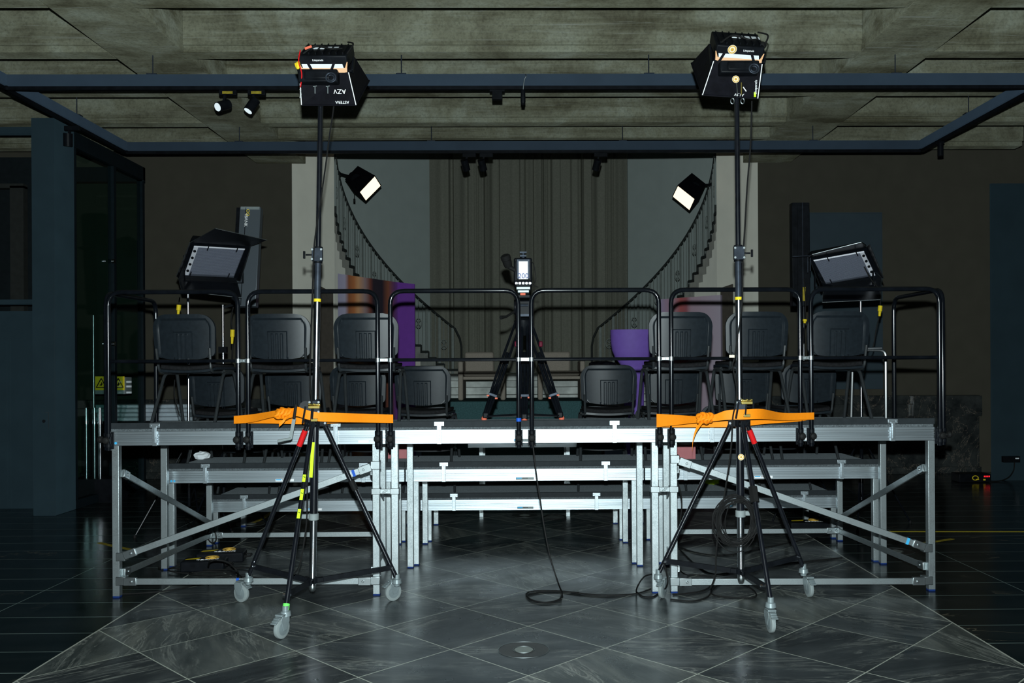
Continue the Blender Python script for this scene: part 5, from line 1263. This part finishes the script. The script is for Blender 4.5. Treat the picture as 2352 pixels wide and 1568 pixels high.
# ================================================================== stage set in front of the stair hall
p0 = at(1205, 921, 12.4)
tag(mk('stage_platform', MB().box((-1.45, 12.3, 0), (1.05, 13.66, at(1205, 921, 12.3).z)), 'teal_carpet', None, bev=.01, loc=(0, 12.3, 0)), 'teal carpeted platform carrying the armchairs in front of the steps', 'platform')
ZP = at(1205, 921, 12.3).z
def armchair(px, label):
    q = at(px, 900, 13.0); t = thing('armchair', label, 'armchair', (q.x, 13.0, ZP), 'beige armchairs on the platform')
    W_ = .335; H_ = at(1100, 808, 13.0).z-ZP; ha = at(1100, 830, 13.0).z-ZP
    x, y, z = q.x, 13.0, ZP+.001
    for s in (-1, 1): mk('arm', MB().box((x+s*W_-.07*(s > 0)-.0, y-.3, z), (x+s*W_+.07*(s < 0), y+.35, z+ha)), 'beige_fabric', t, bev=.02)
    mk('backrest', MB().box((x-W_+.06, y+.22, z+.29), (x+W_*.45, y+.36, z+H_)), 'beige_fabric', t, bev=.03)
    mk('seat_base', MB().box((x-W_+.07, y-.28, z+.29), (x+W_-.07, y+.3, z+.335)), 'beige_fabric', t, bev=.01)
    mk('seat_cushion', MB().box((x-W_+.075, y-.30, z+.34), (x+W_-.075, y+.22, z+.41)), 'beige_fabric', t, bev=.03)
armchair(1109, 'left beige armchair on the teal platform behind the camera tripod')
armchair(1288, 'right beige armchair on the teal platform behind the camera tripod')
# display board left
a, c, e = at(776, 628, 12.6), at(913, 648, 12.2), at(952, 652, 12.15)
t = thing('display_board', 'striped orange and violet display board with purple end behind the left chairs', 'display board', (a.x, 12.6, ZP))
def vboard(p, q, zlow, th=.02):
    p, q = V(p), V(q); n_ = (q-p).cross(V((0, 0, 1))).normalized()*th
    return MB().add([V((p.x, p.y, zlow)), V((q.x, q.y, zlow)), q, p, V((p.x, p.y, zlow))-n_, V((q.x, q.y, zlow))-n_, q-n_, p-n_], [(0, 1, 2, 3), (4, 7, 6, 5), (0, 4, 5, 1), (1, 5, 6, 2), (2, 6, 7, 3), (3, 7, 4, 0)])
mk('striped_panel', vboard(a, c, .02), 'striped', t, sm=0); mk('purple_panel', vboard(c, e, .02), 'purple', t, sm=0)
t.location = (a.x, 12.6, 0.02)
for ch in t.children: ch.location = (0, 0, ORG[t.name][2]-0.02)
# purple tub and pink board at right
q = at(1455, 757, 12.3); t = thing('purple_counter', 'rounded violet counter shaped like a half tub right of the armchairs', 'counter', (q.x, 12.0, ZP))
b = MB(); K = 24
xl, xr = at(1402, 760, 12.0).x, at(1510, 757, 12.0).x; zt = at(1450, 757, 12.0).z; rad = (xr-xl)/2; xc_ = (xl+xr)/2
zs = [(.02, .42), (1.2, .42), (1.60, .46), (1.66, .60), (1.74, .80), (1.84, .93), (1.95, .985), (zt, 1.0)]
rings = []
for f, k_ in zs: rings.append((f, rad*k_))
b = MB(); vs_ = []; 
for z, rr in rings:
    for j in range(K): a_ = 2*math.pi*j/K; vs_.append((xc_+rr*math.cos(a_), 12.02+rr*.5*math.sin(a_), z))
fs_ = [(i*K+j, i*K+(j+1) % K, (i+1)*K+(j+1) % K, (i+1)*K+j) for i in range(len(rings)-1) for j in range(K)]+[tuple(range(K))[::-1], tuple(range((len(rings)-1)*K, len(rings)*K))]
mk('counter_shell', b.add(vs_, fs_), 'violet', t)
a, c = at(1518, 687, 12.3), at(1655, 677, 12.7)
t = thing('pink_display_board', 'pale pink and lilac display board behind the right chairs', 'display board', (a.x, 12.5, ZP))
mk('board_face', vboard(a, c, .02), 'pink_board', t, sm=0); mk('board_edge', vboard(c, c+V((.035, .05, .0)), .02), 'lilac', t, sm=0)

a, c = at(734, 657, 13.0), at(763, 672, 12.9)
for nm_, p_, q_ in (('left', at(734, 657, 13.1), at(763, 672, 12.95)), ('right', at(1657, 661, 12.9), at(1684, 652, 13.05))):
    t = thing('backing_board', 'narrow brown board standing at the %s edge of the stage set, beside the display board' % nm_, 'board', (p_.x, 13.0, 0.02))
    mk('board_panel', vboard(p_, q_, .02), 'brown_board', t, sm=0)
q = at(1384, 838, 12.0)
t = thing('plant_stool', 'dark bushy bundle on a slim black stool behind the middle row chair', 'stool', (q.x, 12.0, 0))
b = MB().cyl((q.x, 12.0, .02), (q.x, 12.0, q.z-.07), .02, k=12); b.cyl((q.x, 12.0, 0), (q.x, 12.0, .02), .18, k=24); mk('post', b, 'black_paint', t)
mk('seat', MB().cyl((q.x, 12.0, q.z-.08), (q.x, 12.0, q.z-.05), .2, k=28), 'black_paint', t)
b = MB(); blob(b, (q.x, 12.0, q.z), .20, .28, 22, 9, .12); mk('bushy_bundle', b, 'black_fabric', t, sm=0)
# ================================================================== floor items
def floor_lamp(px, py, r, label):
    q = fl_at(px, py); t = thing('floor_lamp_inset', label, 'floor light', (q.x, q.y, 0), 'round lights set in the floor')
    mk('outer_ring', MB().tube([(q.x+r*math.cos(a), q.y+r*math.sin(a), .0005) for a in [2*math.pi*j/64 for j in range(64)]], .0022, 6, closed=True), 'zinc', t)
    mk('plate', MB().cyl((q.x, q.y, 0.0002), (q.x, q.y, .0012), r*.985, k=64), 'inset_plate', t)
    mk('inner_ring', MB().tube([(q.x+r*.42*math.cos(a), q.y+r*.42*math.sin(a), .0016) for a in [2*math.pi*j/40 for j in range(40)]], .0022, 6, closed=True), 'zinc', t)
    mk('lens', MB().cyl((q.x, q.y, .0014), (q.x, q.y, .003), r*.36, k=40), 'inset_glass', t)
n = NT('inset_plate'); n.set(col=n.ramp(n.noise(n.pos, 8, 4), [(.3, (.016, .016, .014)), (.7, (.034, .031, .026))]), rough=0.35); M['inset_plate'] = n.mat
n = NT('inset_glass'); n.set(col=(0.17, 0.19, 0.17), rough=0.3); M['inset_glass'] = n.mat
floor_lamp(1203, 1492, .147, 'round light inset in the centre of the foreground floor')
floor_lamp(1205, 1183, .147, 'round light inset in the floor under the far end of the tribune')
floor_lamp(2058, 1266, .147, 'round light inset in the dark floor right of the tribune')
floor_lamp(576, 1203, .147, 'round light inset in the dark floor under the left tribune decks')
def tape(pts, w_, label, m='dull_yellow', name='floor_tape'):
    b = MB()
    for i in range(len(pts)-1):
        p, q = fl_at(*pts[i]), fl_at(*pts[i+1]); b.bar(p+V((0, 0, .001)), q+V((0, 0, .001)), w_, .0012)
    tag(mk(name, b, m, None, loc=fl_at(*pts[0])), label, 'tape', 'yellow tape marks on the floor')
n = NT('tape_yellow'); n.set(col=(0.55, 0.43, 0.02), rough=0.6); M['tape_yellow'] = n.mat
tape([(2030, 1220), (2420, 1220.5)], .035, 'straight yellow tape line on the floor at the right edge', 'tape_yellow')
tape([(2112, 1247), (2150, 1243), (2188, 1237)], .045, 'short bent yellow tape mark right of the tribune')
tape([(228, 1246), (262, 1254), (308, 1263)], .045, 'short yellow tape mark left of the tribune')
tape([(577, 1202), (600, 1192), (632, 1171)], .05, 'yellow tape strip on the floor under the left decks')
# ballast boxes
def ballast(px, py, yaw, L_, W_, label, z=0.0, yt=True):
    q = fl_at(px, py); t = thing('ballast_box', label, 'ballast box', (q.x, q.y, z), 'black ballast boxes on the floor')
    H_ = .085; rot = Matrix.Rotation(yaw, 3, 'Z'); c = V((q.x, q.y, z+H_/2+.002))
    mk('case', MB().cbox(c, (L_, W_, H_), rot), 'black_paint', t, bev=.012)
    r_, f_ = rot @ V((1, 0, 0)), rot @ V((0, 1, 0)); tp_ = c+V((0, 0, H_/2+.0015))
    text_mb('4BANK', .055, tp_-f_*W_*.15+r_*.03, r_, f_, 'label_white', t)
    K = 24; b = MB()
    b.tube([tp_+r_*(.05+.05*math.cos(a))+f_*(W_*.25+.05*math.sin(a)) for a in [2*math.pi*j/K for j in range(K)]], .006, 5, closed=True); b.tube([tp_+r_*(.05+.02*math.cos(a))+f_*(W_*.25+.02*math.sin(a)) for a in [2*math.pi*j/K for j in range(K)]], .006, 5, closed=True)
    mk('round_sticker', b, 'gold', t)
    if yt: 
        b = MB(); b.add([tp_-r_*L_*.42+f_*W_*.1, tp_-r_*L_*.10+f_*W_*.30, tp_-r_*L_*.16-f_*W_*.02, tp_-r_*L_*.44-f_*W_*.12], [(0, 1, 2, 3)]); mk('yellow_mark', b, 'yellow', t, sm=0)
    mk('handle', MB().tube(arc_path([c+r_*L_*.5+f_*W_*.25, c+r_*(L_*.5+.05)+f_*W_*.25, c+r_*(L_*.5+.05)-f_*W_*.25, c+r_*L_*.5-f_*W_*.25], .02), .007, 6), 'black_rubber', t)
ballast(510, 1288, R(8), .38, .20, 'black ballast box lettered in white, nearest the left stand wheel')
ballast(470, 1308, R(6), .34, .18, 'black ballast box with yellow marks, in front of the other one under the left deck')
ballast(1860, 1216, R(-3), .42, .2, 'black ballast box with yellow mark under the right end of the tribune')
def cable(pts, r, label, m='black_rubber', loose=True, name='floor_cable', grp='black cables on the floor', k=8):
    P = []
    for p in pts:
        if len(p) == 2: q = fl_at(*p); q.z = r+.0005
        else: q = at(*p)
        P.append(q)
    sp = smooth_path(P, k)
    for q in sp: q.z = max(q.z, r+.0005)
    tag(mk(name, MB().tube(sp, r, 6), m, None, loc=sp[0]), label, 'cable', grp)
# cable hanging from the camera to the floor and across to the right stand
cable([(1219, 1000, 6.36), (1225, 1030, 6.37), (1232, 1090, 6.36), (1241, 1150, 6.35), (1250, 1210, 6.33), (1264, 1280, 6.32), (1281, 1335, 6.30), (1289, 1358), (1291, 1370), (1280, 1380), (1252, 1385), (1222, 1380), (1209, 1369), (1216, 1361), (1250, 1358), (1300, 1360), (1360, 1367), (1420, 1368), (1465, 1364), (1500, 1352)], .0055, 'thin cable hanging from the guard rails, looping on the floor and running right')
cable([(1289, 1378), (1262, 1385), (1228, 1381), (1212, 1371), (1225, 1364), (1262, 1359), (1330, 1362)], .0045, 'second loop of cable lying on the open floor left of centre')
cable([(1497, 1318, 6.28), (1480, 1324, 6.2), (1466, 1343, 6.1), (1462, 1362), (1476, 1371), (1500, 1372), (1520, 1362), (1533, 1340, 6.1), (1530, 1310, 6.15), (1523, 1290, 6.2)], .0055, 'cable making an upright loop around the left wheel of the right stand')
cable([(1545, 1367), (1580, 1364), (1615, 1358), (1636, 1345), (1650, 1333), (1680, 1330), (1712, 1345), (1735, 1362), (1728, 1374), (1660, 1372), (1634, 1364), (1640, 1345)], .006, 'thick cable in loops under the hub of the right stand')
cable([(1540, 1378), (1590, 1382), (1625, 1372), (1640, 1352), (1665, 1335), (1700, 1330), (1720, 1345)], .006, 'cable curving below the loops of the right stand')
cable([(1555, 1255), (1590, 1268), (1640, 1276), (1700, 1272), (1740, 1262), (1790, 1252), (1850, 1240), (1900, 1228)], .006, 'cable lying across the floor behind the right stand')
cable([(1560, 1262), (1600, 1300), (1640, 1320), (1700, 1312), (1780, 1298), (1860, 1290), (1935, 1282)], .006, 'cable running right on the floor under the right deck')
cable([(1556, 1105, 6.55), (1566, 1150, 6.58), (1560, 1210, 6.6), (1548, 1260, 6.6), (1556, 1300, 6.6), (1580, 1322), (1640, 1325)], .005, 'cable hanging down behind the coupled legs near the right stand')
cable([(270, 1366), (320, 1364), (370, 1360), (430, 1350), (480, 1335), (530, 1325), (560, 1326), (600, 1330)], .006, 'cable running left along the floor past the left front leg')
cable([(372, 1310), (400, 1300), (440, 1306), (480, 1300), (540, 1316), (560, 1335)], .006, 'cable curling around the ballast boxes')
rnd = random.Random(3)
for i in range(5):
    c = fl_at(rnd.uniform(400, 540), rnd.uniform(1296, 1326)); a_, b_ = rnd.uniform(.10, .26), rnd.uniform(.06, .12)
    P = [c+V((a_*math.cos(t*1.1), b_*math.sin(t*1.1), .006+.012*(1+math.sin(t*.9+i)))) for t in [j*.35 for j in range(16)]]
    tag(mk('floor_cable', MB().tube(P, .0055, 6), 'black_rubber', None, loc=P[0]), ('low arc', 'wide loop', 'tight curl', 'flat loop', 'small arc')[i]+' of black cable in the tangle around the left ballast boxes', 'cable', 'black cables on the floor')
t_ = smooth_path([fl_at(478, 1308)+V((0, 0, .01)), at(482, 1290, 6.75), at(500, 1286, 6.75), at(525, 1292, 6.75), at(545, 1312, 6.72), fl_at(546, 1328)+V((0, 0, .01))])
tag(mk('floor_cable', MB().tube(t_, .007, 8), 'black_rubber', None, loc=t_[0]), 'stiff black cable arching over the front ballast box', 'cable', 'black cables on the floor')
cable([(425, 1195), (470, 1225, 8.2), (492, 1220, 8.2), (496, 1240, 8.2), (486, 1246, 8.2), (476, 1232, 8.2), (480, 1215, 8.2)], .006, 'cable looped over the rear left leg of the tribune')
# wall-side cable under the far decks
cable([(1245, 1190), (1262, 1183), (1290, 1184), (1300, 1190), (1280, 1193), (1255, 1192)], .006, 'small curl of cable beside the far floor light')
